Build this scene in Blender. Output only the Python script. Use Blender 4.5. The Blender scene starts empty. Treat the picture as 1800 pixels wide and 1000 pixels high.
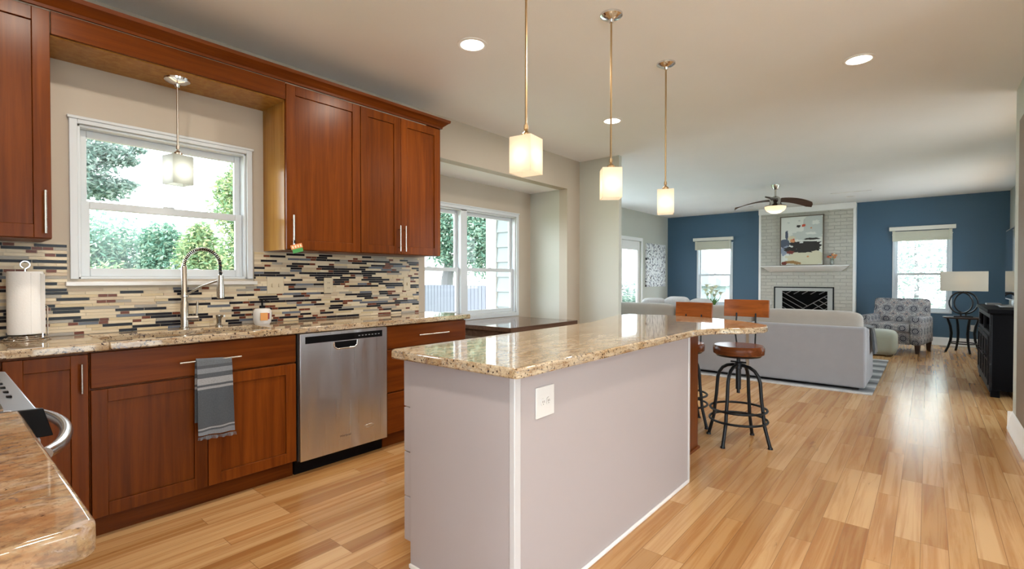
import bpy, bmesh, math, random
from mathutils import Vector, Matrix
random.seed(11)
R = math.radians
SC = bpy.context.scene
COL = SC.collection
H = 2.76

# ------------------------------------------------------------------ camera, sky, exposure
cam = bpy.data.cameras.new('camera'); camo = bpy.data.objects.new('camera', cam); COL.objects.link(camo)
cam.sensor_width = 36; cam.lens = 868 / 1800 * 36; cam.clip_start = .02; cam.clip_end = 300
camo.location = (0, 0, 1.24)
camo.rotation_euler = (R(90) - math.atan(11 / 868), 0, R(40.1))
SC.camera = camo
w = bpy.data.worlds.new('sky'); SC.world = w; w.use_nodes = True
bg = w.node_tree.nodes['Background']
bg.inputs['Color'].default_value = (.85, .925, 1, 1)
bg.inputs['Strength'].default_value = 7.0
vs = SC.view_settings
vs.view_transform = 'Standard'; vs.look = 'None'; vs.gamma = 1; vs.use_curve_mapping = False
vs.exposure = 0.60
SC.cycles.diffuse_bounces = 8; SC.cycles.max_bounces = 16; SC.cycles.transparent_max_bounces = 16
CAN_W = 11.0; CAN_COL = (1, .88, .735)
BULB = 11

# ------------------------------------------------------------------ materials
class NT:
    def __init__(s, name):
        s.m = bpy.data.materials.new(name); s.m.use_nodes = True
        s.t = s.m.node_tree; s.n = s.t.nodes; s.b = s.n['Principled BSDF']
        s.out = s.n['Material Output']
    def add(s, typ, props=None, **ins):
        x = s.n.new(typ)
        for k, v in (props or {}).items(): setattr(x, k, v)
        for k, v in ins.items():
            key = int(k[1:]) if k[0] == '_' and k[1:].isdigit() else k.replace('_', ' ')
            s.put(x.inputs[key], v)
        return x
    def put(s, i, v):
        if hasattr(v, 'bl_rna') and v.bl_rna.identifier.startswith('NodeSocket'): s.t.links.new(v, i)
        else:
            if i.type == 'RGBA' and len(v) == 3: v = (*v, 1)
            i.default_value = v
    def set(s, **kw):
        for k, v in kw.items(): s.put(s.b.inputs[k.replace('_', ' ')], v)
        return s
    def coord(s, scale=(1, 1, 1), rnd=0, world=False):
        tc = s.add('ShaderNodeTexCoord'); v = tc.outputs['Object']
        if rnd:
            oi = s.add('ShaderNodeObjectInfo')
            mu = s.add('ShaderNodeMath', {'operation': 'MULTIPLY'}, _0=oi.outputs['Random'], _1=rnd)
            v = s.add('ShaderNodeVectorMath', {'operation': 'ADD'}, _0=v, _1=mu.outputs[0]).outputs[0]
        return s.add('ShaderNodeMapping', Vector=v, Scale=scale).outputs[0]
    def noise(s, vec, scale=1, detail=4, rough=.5, dist=0):
        return s.add('ShaderNodeTexNoise', Vector=vec, Scale=scale, Detail=detail, Roughness=rough, Distortion=dist).outputs['Fac']
    def ramp(s, fac, stops, const=False):
        r = s.add('ShaderNodeValToRGB', Fac=fac); cr = r.color_ramp
        if const: cr.interpolation = 'CONSTANT'
        while len(cr.elements) < len(stops): cr.elements.new(.5)
        for e, (p, c) in zip(cr.elements, stops):
            e.position = p; e.color = (*c, 1) if len(c) == 3 else c
        return r.outputs['Color']
    def mix(s, f, a, b, mode='MIX'):
        x = s.add('ShaderNodeMix', {'data_type': 'RGBA', 'blend_type': mode})
        s.put(x.inputs[0], f); s.put(x.inputs[6], a); s.put(x.inputs[7], b)
        return x.outputs[2]
    def bump(s, h, st=.1, d=.01):
        s.put(s.b.inputs['Normal'], s.add('ShaderNodeBump', Height=h, Strength=st, Distance=d).outputs[0])
        return s

def plain(name, c, rough=.5, metal=0, **kw):
    t = NT(name); t.set(Base_Color=c, Roughness=rough, Metallic=metal, **kw); return t.m
def paint(name, c, rough=.55, b=.05):
    t = NT(name); v = t.coord()
    n = t.noise(v, 220, 2)
    t.set(Base_Color=t.mix(t.noise(v, 1.2, 2), [x * .96 for x in c], [min(1, x * 1.04) for x in c]), Roughness=rough)
    t.bump(n, b, .002); return t.m
def wood(name, dark, light, axis, rough=.28, k=1.0):
    t = NT(name); sc = [26 * k] * 3; sc[axis] = 1.3 * k
    v = t.coord(sc, 40); sc2 = [5 * k] * 3; sc2[axis] = .5 * k
    n1 = t.noise(v, 1, 6, .6, .6); n2 = t.noise(t.coord(sc2, 23), 1, 3, .5, 1.2)
    c = t.mix(n2, t.ramp(n1, [(.3, dark), (.7, light)]), light, 'MIX')
    c = t.mix(.55, c, t.ramp(n1, [(.25, dark), (.75, light)]))
    oi = t.add('ShaderNodeObjectInfo')
    g = t.ramp(oi.outputs['Random'], [(0, (.78, .78, .78)), (1, (1.12, 1.12, 1.12))])
    c = t.mix(1, c, g, 'MULTIPLY')
    t.set(Base_Color=c, Roughness=rough, Specular_IOR_Level=.13); t.bump(n1, .03, .002); return t.m
def fabric(name, a, b, sc=260):
    t = NT(name); v = t.coord()
    n = t.noise(v, sc, 2); n2 = t.noise(v, 9, 4)
    t.set(Base_Color=t.mix(t.mix(.5, n, n2), a, b), Roughness=.92, Sheen_Weight=.25, Specular_IOR_Level=.2)
    t.bump(n, .25, .003); return t.m
def emit(name, c, st):
    t = NT(name); t.set(Base_Color=c, Emission_Color=c, Emission_Strength=st); return t.m

WALL = paint('greige_paint', (.46, .405, .335))
WALLG = paint('tree_tinted_wall_paint', (.50, .51, .46))  # wall paint with green light from the trees mixed into its colour
CEIL = paint('ceiling_paint', (.84, .86, .885), .8, .25)
BLUE = paint('blue_paint', (.052, .118, .195), .5)
WHITE = paint('white_trim_paint', (.84, .84, .84), .35, .02)
ISLAND = paint('island_paint', (.405, .365, .37), .42, .03)
BROWN = paint('taupe_paint', (.20, .15, .11), .5)
CHV = wood('cherry_vertical', (.058, .010, .002), (.20, .050, .006), 2)
CHH = wood('cherry_horizontal', (.060, .010, .002), (.205, .050, .006), 1)
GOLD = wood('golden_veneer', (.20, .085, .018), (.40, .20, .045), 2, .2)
SEATW = wood('seat_wood', (.05, .014, .006), (.19, .055, .016), 0, .25)
STOOLW = wood('stool_wood', (.09, .02, .005), (.34, .10, .02), 0, .3)
DARKW = wood('dark_wood', (.02, .012, .009), (.06, .035, .025), 1, .35)
TABLEW = wood('table_wood', (.035, .02, .014), (.12, .068, .045), 1, .07)
NICKEL = plain('brushed_nickel', (.56, .53, .48), .25, 1)
CHROME = plain('polished_chrome', (.75, .75, .76), .1, 1)
BRONZE = plain('aged_brass', (.42, .30, .17), .28, 1)
BLACKM = plain('black_metal', (.012, .013, .015), .42, .6)
BLACKP = plain('black_plastic', (.005, .005, .006), .4, 0, Specular_IOR_Level=.08)
BLACKG = plain('black_glass', (.006, .006, .008), .03, 0, Specular_IOR_Level=.8)
WPLAST = plain('white_plastic', (.66, .65, .64), .35)
ALMOND = plain('almond_plastic', (.58, .50, .36), .35)
PAPER = fabric('paper', (.82, .82, .82), (.88, .88, .88), 120)
SHADE_SOCK = BRONZE
DARK = plain('dark_gap', (.015, .012, .011), .7)

def steel():
    t = NT('stainless_steel'); v = t.coord((1, 260, 1.5)); n = t.noise(v, 1, 3)
    t.set(Base_Color=(.70, .72, .75), Metallic=1, Roughness=t.ramp(n, [(.3, (.27,) * 3), (.7, (.33,) * 3)]), Anisotropic=.7)
    wv = t.noise(t.coord((1, 6.5, 1.1)), 1, 1)
    t.bump(wv, .9, .05); return t.m
STEEL = steel()

def granite(name, sx, sy, mul=1.0, spot=.60, streak=False):
    t = NT(name); v = t.coord((1, 1, 1))
    vs_ = t.add('ShaderNodeMapping', Vector=v, Scale=(sx, sy, 4)).outputs[0]
    big = t.noise(vs_, 3.5, 6, .62, .8)
    mid = t.noise(vs_, 12, 6, .65, .3)
    fine = t.noise(v, 150, 3, .6)
    c = t.ramp(big, [(.28, (.24, .155, .085)), (.42, (.40, .29, .17)), (.55, (.53, .43, .305)), (.72, (.34, .265, .19))])
    c = t.mix(t.ramp(mid, [(.5, (0, 0, 0)), (.66, (.8, .8, .8))]), c, (.24, .12, .045))
    c = t.mix(t.ramp(fine, [(.56, (0, 0, 0)), (.68, (.75, .75, .75))]), c, (.16, .10, .07))
    sp = t.noise(v, 95, 2, .5, .2)
    c = t.mix(t.ramp(sp, [(spot, (0, 0, 0)), (spot + .06, (1, 1, 1))]), c, (.04, .02, .014))
    if streak:
        s1 = t.noise(vs_, 7, 6, .7, .5); s2 = t.noise(vs_, 16, 5, .65, .3)
        c = t.mix(t.ramp(s1, [(.44, (0,) * 3), (.54, (.5,) * 3)]), c, (.38, .19, .085)); c = t.mix(t.ramp(s2, [(.50, (0,) * 3), (.62, (.55,) * 3)]), c, (.11, .07, .055)); c = t.mix(t.ramp(s1, [(.33, (.8,) * 3), (.42, (0,) * 3)]), c, (.50, .43, .40))
    ve = t.noise(vs_, 2.1, 3, .55, 1.6)
    c = t.mix(t.ramp(ve, [(.485, (0, 0, 0)), (.5, (.55, .55, .55)), (.515, (0, 0, 0))]), c, (.10, .11, .15))
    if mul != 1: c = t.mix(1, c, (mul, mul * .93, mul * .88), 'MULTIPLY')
    t.set(Base_Color=c, Roughness=.045, Specular_IOR_Level=.65); return t.m
GRAN = granite('granite', 3.2, .9)
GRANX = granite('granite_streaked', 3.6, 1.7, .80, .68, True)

def floor_mat():
    t = NT('oak_floor'); tc = t.add('ShaderNodeTexCoord')
    sp = t.add('ShaderNodeSeparateXYZ', Vector=tc.outputs['Object'])
    cb = t.add('ShaderNodeCombineXYZ', X=sp.outputs['Y'], Y=sp.outputs['X']).outputs[0]
    br = t.add('ShaderNodeTexBrick', {'offset': .37, 'offset_frequency': 3}, Vector=cb, Color1=(0, 0, 0, 1), Color2=(1, 1, 1, 1), Mortar=(.5, .5, .5, 1),
               Scale=1, Mortar_Size=.0012, Mortar_Smooth=.1, Brick_Width=.88, Row_Height=.098)
    tone = br.outputs['Color']
    c = t.ramp(tone, [(0, (.43, .235, .09)), (.3, (.54, .315, .14)), (.6, (.60, .385, .19)), (.85, (.50, .28, .11)), (1, (.35, .175, .065))])
    off = t.add('ShaderNodeVectorMath', {'operation': 'MULTIPLY'}, _0=tone, _1=(7, 13, 3)).outputs[0]
    ad = t.add('ShaderNodeVectorMath', {'operation': 'ADD'}, _0=tc.outputs['Object'], _1=off).outputs[0]
    v = t.add('ShaderNodeMapping', Vector=ad, Scale=(22, .8, 1)).outputs[0]
    g = t.noise(v, 1, 5, .6, .9)
    c = t.mix(t.ramp(g, [(.38, (.75,) * 3), (.56, (0,) * 3)]), c, t.mix(1, c, (.72, .56, .42), 'MULTIPLY'))
    v2 = t.add('ShaderNodeMapping', Vector=ad, Scale=(7, .9, 1)).outputs[0]
    g2 = t.noise(v2, 1, 5, .65, 1.8)
    c = t.mix(t.ramp(g2, [(.655, (0,) * 3), (.70, (.5,) * 3), (.74, (.1,) * 3)]), c, (.17, .085, .04))
    c = t.mix(t.ramp(br.outputs['Fac'], [(0, (0,) * 3), (1, (.7,) * 3)]), c, (.14, .06, .02))
    t.set(Base_Color=c, Roughness=t.ramp(g, [(.2, (.17,) * 3), (.8, (.26,) * 3)]), Specular_IOR_Level=.5)
    t.bump(t.mix(.85, g, br.outputs['Fac']), .10, .002); return t.m
FLOOR = floor_mat()

def brick_mat():
    t = NT('painted_brick'); tc = t.add('ShaderNodeTexCoord')
    sp = t.add('ShaderNodeSeparateXYZ', Vector=tc.outputs['Object'])
    cb = t.add('ShaderNodeCombineXYZ', X=sp.outputs['X'], Y=sp.outputs['Z']).outputs[0]
    br = t.add('ShaderNodeTexBrick', Vector=cb, Color1=(.54, .52, .47, 1), Color2=(.49, .475, .43, 1), Mortar=(.44, .43, .39, 1),
               Scale=1, Mortar_Size=.006, Mortar_Smooth=.4, Brick_Width=.21, Row_Height=.072)
    n = t.noise(t.coord(), 60, 4)
    t.set(Base_Color=br.outputs['Color'], Roughness=.6)
    inv = t.add('ShaderNodeMath', {'operation': 'SUBTRACT'}, _0=n, _1=br.outputs['Fac']).outputs[0]
    t.bump(inv, .9, .012); return t.m
BRICK = brick_mat()

def glass():
    t = NT('window_glass'); fr = t.add('ShaderNodeFresnel', IOR=1.35); ge = t.add('ShaderNodeNewGeometry')
    f = t.add('ShaderNodeMix'); t.put(f.inputs[0], ge.outputs['Backfacing']); t.put(f.inputs[2], fr.outputs[0]); t.put(f.inputs[3], 0.0)
    tr = t.add('ShaderNodeBsdfTransparent', Color=(.97, .99, .98)); gl = t.add('ShaderNodeBsdfGlossy', Roughness=.01)
    mx = t.add('ShaderNodeMixShader', _0=f.outputs[0], _1=tr.outputs[0], _2=gl.outputs[0])
    t.t.links.new(mx.outputs[0], t.out.inputs[0]); return t.m
GLASS = glass()
VINYL = paint('window_vinyl', (.60, .645, .69), .35, .01)
def frosted(name, c, tr=.5):
    t = NT(name); a = t.add('ShaderNodeBsdfTranslucent', Color=c); d = t.add('ShaderNodeBsdfDiffuse', Color=c)
    mx = t.add('ShaderNodeMixShader', _0=tr, _1=d.outputs[0], _2=a.outputs[0])
    gl = t.add('ShaderNodeBsdfGlossy', Roughness=.25)
    m2 = t.add('ShaderNodeMixShader', _0=.04, _1=mx.outputs[0], _2=gl.outputs[0])
    t.t.links.new(m2.outputs[0], t.out.inputs[0]); return t.m
FROST = frosted('frosted_glass', (.74, .67, .57), .6)
FROSTS = frosted('grey_frosted_glass', (.20, .21, .19), .45)
LINEN = frosted('lamp_linen', (.52, .47, .39), .4)
BOWL = frosted('bowl_glass', (.95, .85, .72), .65)
BULBM = emit('warm_bulb', (1, .84, .62), BULB)
BULBW = emit('white_bulb', (1, .95, .86), 55)
BULBL = emit('lamp_bulb', (1, .74, .42), 30)
SOFA = fabric('sofa_fabric', (.235, .237, .262), (.31, .31, .335))
CUSH = fabric('sofa_cushion_fabric', (.29, .265, .24), (.38, .35, .32))
PILLOW = fabric('pillow_fabric', (.42, .42, .44), (.66, .66, .68), 40)
SAGE = fabric('sage_fabric', (.29, .30, .245), (.37, .385, .32))
THROW = fabric('throw_fabric', (.012, .015, .02), (.09, .10, .115), 60)
BLIND = plain('cream_blind', (.62, .62, .52), .5)
GREEN = plain('stem_green', (.10, .22, .05), .5)

def towel_mat():
    t = NT('towel_cloth'); tc = t.add('ShaderNodeTexCoord')
    z = t.add('ShaderNodeSeparateXYZ', Vector=tc.outputs['Object']).outputs['Z']
    f = t.add('ShaderNodeMapRange', Value=z, From_Min=-.21, From_Max=.21).outputs[0]
    d = (.075, .085, .10); l = (.20, .22, .25); x = (.30, .31, .33)
    c = t.ramp(f, [(0, l), (.07, d), (.09, x), (.11, d), (.13, (.075, .088, .105)), (.58, (.075, .088, .105)), (.60, x), (.63, d), (.66, x), (.72, x), (.74, d), (.80, l), (.86, d), (.90, (.12, .135, .155))], True)
    n = t.noise(t.coord(), 180, 3)
    c = t.mix(n, t.mix(1, c, (.7, .7, .7), 'MULTIPLY'), t.mix(1, c, (1.25, 1.25, 1.25), 'MULTIPLY'))
    t.set(Base_Color=c, Roughness=.95); t.bump(n, .5, .003); return t.m
TOWEL = towel_mat()

def medallion():
    t = NT('medallion_fabric'); tc = t.add('ShaderNodeTexCoord'); ge = t.add('ShaderNodeNewGeometry')
    p = t.add('ShaderNodeSeparateXYZ', Vector=tc.outputs['Object'])
    nn = t.add('ShaderNodeSeparateXYZ', Vector=t.add('ShaderNodeVectorMath', {'operation': 'ABSOLUTE'}, _0=ge.outputs['Normal']).outputs[0])
    gz = t.add('ShaderNodeMath', {'operation': 'GREATER_THAN'}, _0=nn.outputs['Z'], _1=.7).outputs[0]
    gx = t.add('ShaderNodeMath', {'operation': 'GREATER_THAN'}, _0=nn.outputs['X'], _1=.7).outputs[0]
    u = t.add('ShaderNodeMix'); t.put(u.inputs[0], gx); t.put(u.inputs[2], p.outputs['X']); t.put(u.inputs[3], p.outputs['Y'])
    q = t.add('ShaderNodeMix'); t.put(q.inputs[0], gz); t.put(q.inputs[2], p.outputs['Z']); t.put(q.inputs[3], p.outputs['Y'])
    uv = t.add('ShaderNodeCombineXYZ', X=u.outputs[0], Y=q.outputs[0]).outputs[0]
    vo = t.add('ShaderNodeTexVoronoi', {'voronoi_dimensions': '2D'}, Vector=uv, Scale=5.2, Randomness=0).outputs['Distance']
    c = t.ramp(vo, [(0, (.50, .5, .5)), (.05, (.03, .035, .05)), (.10, (.42, .42, .43)), (.15, (.018, .022, .04)), (.25, (.40, .39, .40)), (.29, (.10, .10, .13)), (.33, (.40, .385, .38)), (.52, (.42, .33, .30)), (.60, (.36, .35, .36)), (.66, (.03, .035, .05))], True)
    n = t.noise(t.coord(), 55, 3, .7)
    c = t.mix(t.ramp(n, [(.45, (0,) * 3), (.51, (.7,) * 3)]), c, (.12, .12, .14))
    t.set(Base_Color=c, Roughness=.9); return t.m
MEDAL = medallion()
def mosaic_art():
    t = NT('mosaic_print'); v = t.coord()
    vo = t.add('ShaderNodeTexVoronoi', Vector=v, Scale=26, Randomness=1)
    s = t.add('ShaderNodeSeparateColor', Color=vo.outputs['Color']).outputs[0]
    c = t.ramp(s, [(0, (.02, .02, .03)), (.10, (.75, .76, .78)), (.35, (.35, .37, .42)), (.5, (.82, .83, .84)), (.8, (.5, .52, .56)), (.9, (.12, .13, .17)), (.95, (.85, .85, .85))], True)
    t.set(Base_Color=c, Roughness=.5); return t.m
MOSAIC = mosaic_art()
def rug_mat():
    t = NT('striped_rug'); tc = t.add('ShaderNodeTexCoord')
    y = t.add('ShaderNodeSeparateXYZ', Vector=tc.outputs['Object']).outputs['Y']
    n = t.noise(t.coord((3, 14, 1)), 1, 5, .7)
    a = t.add('ShaderNodeMath', {'operation': 'MULTIPLY_ADD'}, _0=y, _1=2.1, _2=n).outputs[0]
    fr = t.add('ShaderNodeMath', {'operation': 'FRACT'}, _0=a).outputs[0]
    c = t.ramp(fr, [(0, (.05, .055, .065)), (.3, (.30, .31, .33)), (.5, (.55, .55, .56)), (.75, (.22, .23, .25)), (1, (.06, .06, .07))])
    t.set(Base_Color=c, Roughness=.95); return t.m
RUG = rug_mat()
def leaf_mat(name, a, b, c3):
    t = NT(name); ge = t.add('ShaderNodeNewGeometry')
    c = t.ramp(ge.outputs['Random Per Island'], [(0, a), (.6, b), (1, c3)])
    d = t.add('ShaderNodeBsdfDiffuse', Color=c); tr = t.add('ShaderNodeBsdfTranslucent', Color=c)
    mx = t.add('ShaderNodeMixShader', _0=.35, _1=d.outputs[0], _2=tr.outputs[0])
    t.t.links.new(mx.outputs[0], t.out.inputs[0]); return t.m
LEAFA = leaf_mat('blue_green_leaves', (.09, .19, .14), (.20, .31, .235), (.44, .50, .38))
LEAFB = leaf_mat('yellow_green_leaves', (.12, .21, .11), (.27, .35, .19), (.55, .55, .28))
LEAFC = leaf_mat('grey_green_leaves', (.11, .17, .145), (.25, .31, .275), (.46, .50, .46))
LEAFD = leaf_mat('overexposed_leaves', (.25, .30, .28), (.42, .48, .44), (.62, .64, .60))  # overexposed wash put into the leaf colour to brighten the window
BARK = plain('bark', (.16, .15, .15), .9)
def lawn_mat():
    t = NT('lawn_grass'); n = t.noise(t.coord(), 3, 6, .7)
    t.set(Base_Color=t.ramp(n, [(.3, (.12, .20, .09)), (.7, (.20, .27, .14))]), Roughness=.95); return t.m
FENCEM = plain('weathered_grey_wood', (.15, .15, .18), .8)
SIDING = plain('pale_siding', (.28, .31, .34), .6)
ROOF = plain('grey_shingle', (.20, .20, .23), .9)

# ------------------------------------------------------------------ mesh helpers
WL = {}
class MB:
    def __init__(s): s.b = bmesh.new()
    def _mi(s, fs, mi):
        for f in fs: f.material_index = mi
    def box(s, x0, x1, y0, y1, z0, z1, mi=0):
        x0, x1 = sorted((x0, x1)); y0, y1 = sorted((y0, y1)); z0, z1 = sorted((z0, z1))
        v = [s.b.verts.new((x, y, z)) for x in (x0, x1) for y in (y0, y1) for z in (z0, z1)]
        s._mi([s.b.faces.new([v[i] for i in q]) for q in ((0, 1, 3, 2), (4, 6, 7, 5), (0, 4, 5, 1), (2, 3, 7, 6), (0, 2, 6, 4), (1, 5, 7, 3))], mi)
        return s
    def hexa(s, bot, top, mi=0):
        v = [s.b.verts.new(p) for p in (*bot, *top)]; n = len(bot)
        fs = [s.b.faces.new(v[:n][::-1]), s.b.faces.new(v[n:])]
        for i in range(n): j = (i + 1) % n; fs.append(s.b.faces.new((v[i], v[j], v[n + j], v[n + i])))
        s._mi(fs, mi); return s
    def prism(s, poly, z0, z1, mi=0):
        return s.hexa([(x, y, z0) for x, y in poly], [(x, y, z1) for x, y in poly], mi)
    def ring(s, c, u, v, r, n):
        return [s.b.verts.new(c + u * (r * math.cos(2 * math.pi * i / n)) + v * (r * math.sin(2 * math.pi * i / n))) for i in range(n)]
    def tube(s, pts, r, n=10, closed=False, mi=0):
        pts = [Vector(p) for p in pts]; m = len(pts)
        rr = r if isinstance(r, (list, tuple)) else [r] * m
        rings = []; up = None
        for i, p in enumerate(pts):
            a = pts[i - 1] if (i or closed) else p; b = pts[(i + 1) % m] if (i < m - 1 or closed) else p
            t = (b - a).normalized()
            if up is None:
                up = Vector((0, 0, 1)) if abs(t.z) < .9 else Vector((1, 0, 0))
            u = t.cross(up).normalized(); v = u.cross(t).normalized(); up = v
            rings.append(s.ring(p, u, v, rr[i], n))
        for i in range(m if closed else m - 1):
            A = rings[i]; B = rings[(i + 1) % m]
            for k in range(n):
                f = s.b.faces.new((A[k], A[(k + 1) % n], B[(k + 1) % n], B[k])); f.material_index = mi; f.smooth = True
        if not closed:
            s.b.faces.new(rings[0][::-1]).material_index = mi; s.b.faces.new(rings[-1]).material_index = mi
        return s
    def lathe(s, prof, c=(0, 0, 0), n=28, mi=0, sx=1, sy=1):
        rings = []
        for r, z in prof:
            if r < 1e-5: rings.append([s.b.verts.new((c[0], c[1], c[2] + z))])
            else: rings.append([s.b.verts.new((c[0] + sx * r * math.cos(2 * math.pi * i / n), c[1] + sy * r * math.sin(2 * math.pi * i / n), c[2] + z)) for i in range(n)])
        for A, B in zip(rings, rings[1:]):
            for k in range(n):
                q = [A[k % len(A)], A[(k + 1) % len(A)], B[(k + 1) % len(B)], B[k % len(B)]]
                q = list(dict.fromkeys(q))
                if len(q) > 2:
                    f = s.b.faces.new(q); f.material_index = mi; f.smooth = True
        for rg, rev in ((rings[0], True), (rings[-1], False)):
            if len(rg) > 2: s.b.faces.new(rg[::-1] if rev else rg).material_index = mi
        return s
    def soft(s, c, hs, e=.3, n=20, mi=0, rot=None):
        # pillow-like superellipsoid
        c = Vector(c); rows = []
        def pw(v): return math.copysign(abs(v) ** e, v)
        for j in range(n + 1):
            ph = -math.pi / 2 + math.pi * j / n; row = []
            for i in range(2 * n):
                th = math.pi * i / n
                p = Vector((hs[0] * pw(math.cos(ph)) * pw(math.cos(th)), hs[1] * pw(math.cos(ph)) * pw(math.sin(th)), hs[2] * pw(math.sin(ph))))
                if rot: p = rot @ p
                row.append(s.b.verts.new(c + p))
                if j in (0, n): break
            rows.append(row)
        for A, B in zip(rows, rows[1:]):
            for k in range(2 * n):
                q = list(dict.fromkeys([A[k % len(A)], A[(k + 1) % len(A)], B[(k + 1) % len(B)], B[k % len(B)]]))
                if len(q) > 2: f = s.b.faces.new(q); f.smooth = True; f.material_index = mi
        return s
    def sheet(s, grid, th=.006, mi=0):
        # grid of points -> thin solid sheet
        G = [[Vector(p) for p in row] for row in grid]; nr, nc = len(G), len(G[0])
        N = []
        for i in range(nr):
            for j in range(nc):
                a = G[min(i + 1, nr - 1)][j] - G[max(i - 1, 0)][j]; b = G[i][min(j + 1, nc - 1)] - G[i][max(j - 1, 0)]
                N.append(a.cross(b).normalized())
        A = [[s.b.verts.new(G[i][j] + N[i * nc + j] * th / 2) for j in range(nc)] for i in range(nr)]
        B = [[s.b.verts.new(G[i][j] - N[i * nc + j] * th / 2) for j in range(nc)] for i in range(nr)]
        fs = []
        for i in range(nr - 1):
            for j in range(nc - 1):
                fs.append(s.b.faces.new((A[i][j], A[i + 1][j], A[i + 1][j + 1], A[i][j + 1])))
                fs.append(s.b.faces.new((B[i][j], B[i][j + 1], B[i + 1][j + 1], B[i + 1][j])))
        for i in range(nr - 1):
            for j in (0, nc - 1): fs.append(s.b.faces.new((A[i][j], A[i + 1][j], B[i + 1][j], B[i][j])))
        for j in range(nc - 1):
            for i in (0, nr - 1): fs.append(s.b.faces.new((A[i][j], A[i][j + 1], B[i][j + 1], B[i][j])))
        for f in fs: f.smooth = True; f.material_index = mi
        return s
    def build(s, name, mats, parent=None, bevel=0, seg=2, label=None):
        b = s.b; bmesh.ops.recalc_face_normals(b, faces=b.faces)
        xs = [v.co for v in b.verts]
        c = Vector([(min(p[i] for p in xs) + max(p[i] for p in xs)) / 2 for i in range(3)])
        bmesh.ops.translate(b, verts=b.verts, vec=-c)
        me = bpy.data.meshes.new(name); b.to_mesh(me); b.free()
        for m in (mats if isinstance(mats, (list, tuple)) else [mats]): me.materials.append(m)
        o = bpy.data.objects.new(name, me); COL.objects.link(o)
        me.set_sharp_from_angle(angle=R(40))
        WL[o.name] = c
        if parent: o.parent = parent; o.location = c - WL[parent.name]
        else: o.location = c
        if bevel:
            m = o.modifiers.new('bevel', 'BEVEL'); m.width = bevel; m.segments = seg; m.limit_method = 'ANGLE'; m.angle_limit = R(50)
        if label: o['label'] = label
        return o

def tag(o, label, cat, group=None, kind=None):
    o['label'] = label; o['category'] = cat
    if group: o['group'] = group
    if kind: o['kind'] = kind
    return o
def thing(name, label, cat, loc=(0, 0, 0), group=None):
    o = bpy.data.objects.new(name, None); COL.objects.link(o); o.empty_display_size = .1
    o.location = loc; WL[o.name] = Vector(loc)
    return tag(o, label, cat, group)
def structure(o, label=None):
    o['kind'] = 'structure'
    if label: o['label'] = label
    return o
def sroot(name, loc=(0, 0, 0)):
    o = bpy.data.objects.new(name, None); COL.objects.link(o); o.location = loc; WL[o.name] = Vector(loc); o['kind'] = 'structure'
    return o
def copy_tree(o, parent=None):
    c = o.copy(); COL.objects.link(c); c.parent = parent
    for ch in list(o.children): copy_tree(ch, c)
    return c
def slab(name, mat, axis, a0, a1, u0, u1, z0, z1, holes=()):
    us = sorted({u0, u1, *[h[0] for h in holes], *[h[1] for h in holes]}); zs = sorted({z0, z1, *[h[2] for h in holes], *[h[3] for h in holes]})
    us = [u for u in us if u0 <= u <= u1]; zs = [z for z in zs if z0 <= z <= z1]
    m = MB()
    for ua, ub in zip(us, us[1:]):
        run = None
        for za, zb in zip(zs, zs[1:]):
            um, zm = (ua + ub) / 2, (za + zb) / 2
            hole = any(h[0] < um < h[1] and h[2] < zm < h[3] for h in holes)
            if hole:
                if run: m.box(*((a0, a1, ua, ub) if axis == 'x' else (ua, ub, a0, a1)), *run)
                run = None
            else: run = (run[0], zb) if run else (za, zb)
        if run: m.box(*((a0, a1, ua, ub) if axis == 'x' else (ua, ub, a0, a1)), *run)
    return structure(m.build(name, mat))

# ------------------------------------------------------------------ the setting
fl = MB().box(-5.2, 3.6, -2.8, 12.3, -.08, 0).build('floor', FLOOR); structure(fl)
structure(MB().box(-5.2, 3.6, -2.8, 12.3, H, H + .12).build('ceiling', CEIL))
slab('wall_left', WALL, 'x', -3.62, -3.5, -.7, 5.53, 0, H, [(.53, 1.39, 1.235, 2.07), (2.925, 5.24, 0, 2.37)])
slab('wall_bay', WALL, 'x', -4.2, -4.09, 2.80, 5.36, 0, 2.37, [(3.07, 4.93, .80, 2.03)])
structure(MB().box(-4.09, -3.62, 2.80, 2.925, 0, 2.37).build('wall_bay_near', WALL))
structure(MB().box(-4.09, -3.62, 5.24, 5.36, 0, 2.37).build('wall_bay_far', WALLG))
structure(MB().box(-4.2, -3.62, 2.80, 5.36, 2.37, 2.47).build('ceiling_bay', CEIL))
structure(MB().box(-5.1, -2.93, 5.53, 5.60, 0, H).build('wall_stub', WALLG))
slab('wall_living_left', WALLG, 'x', -5.16, -5.04, 5.60, 12.1, 0, H, [(5.8, 9.2, .3, 2.45), (9.62, 10.58, 0, 2.08)])  # wide hidden opening added to let in daylight, beside the door opening
slab('wall_far', BLUE, 'y', 12.1, 12.22, -5.16, 1.2, 0, H, [(-4.27, -3.50, .62, 2.05), (-.50, .31, .62, 2.05)])
slab('wall_living_right', WALLG, 'x', 1.08, 1.2, 5.72, 12.1, 0, H, [(5.9, 7.05, .3, 2.4), (8.8, 11.0, .9, 2.4)])  # both openings unseen, added to bring daylight into the living room
structure(MB().box(.54, 1.2, 5.62, 5.72, 0, H).build('wall_stub_right', WALLG))
structure(MB().box(.54, .66, 3.4, 5.62, 0, H).build('wall_right', WALLG))
structure(MB().box(.532, .54, 3.4, 5.45, .17, 2.455).build('trim_1', BROWN))
structure(MB().box(-3.62, -.70, -.70, -.58, 0, H).build('wall_back', WALL))
slab('wall_dining_back', WALL, 'y', -2.8, -2.7, -.8, 3.6, 0, H, [(-.5, 1.3, .1, 2.4), (1.5, 3.3, .1, 2.4)])  # unseen openings added and sized for daylight behind the camera
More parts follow.
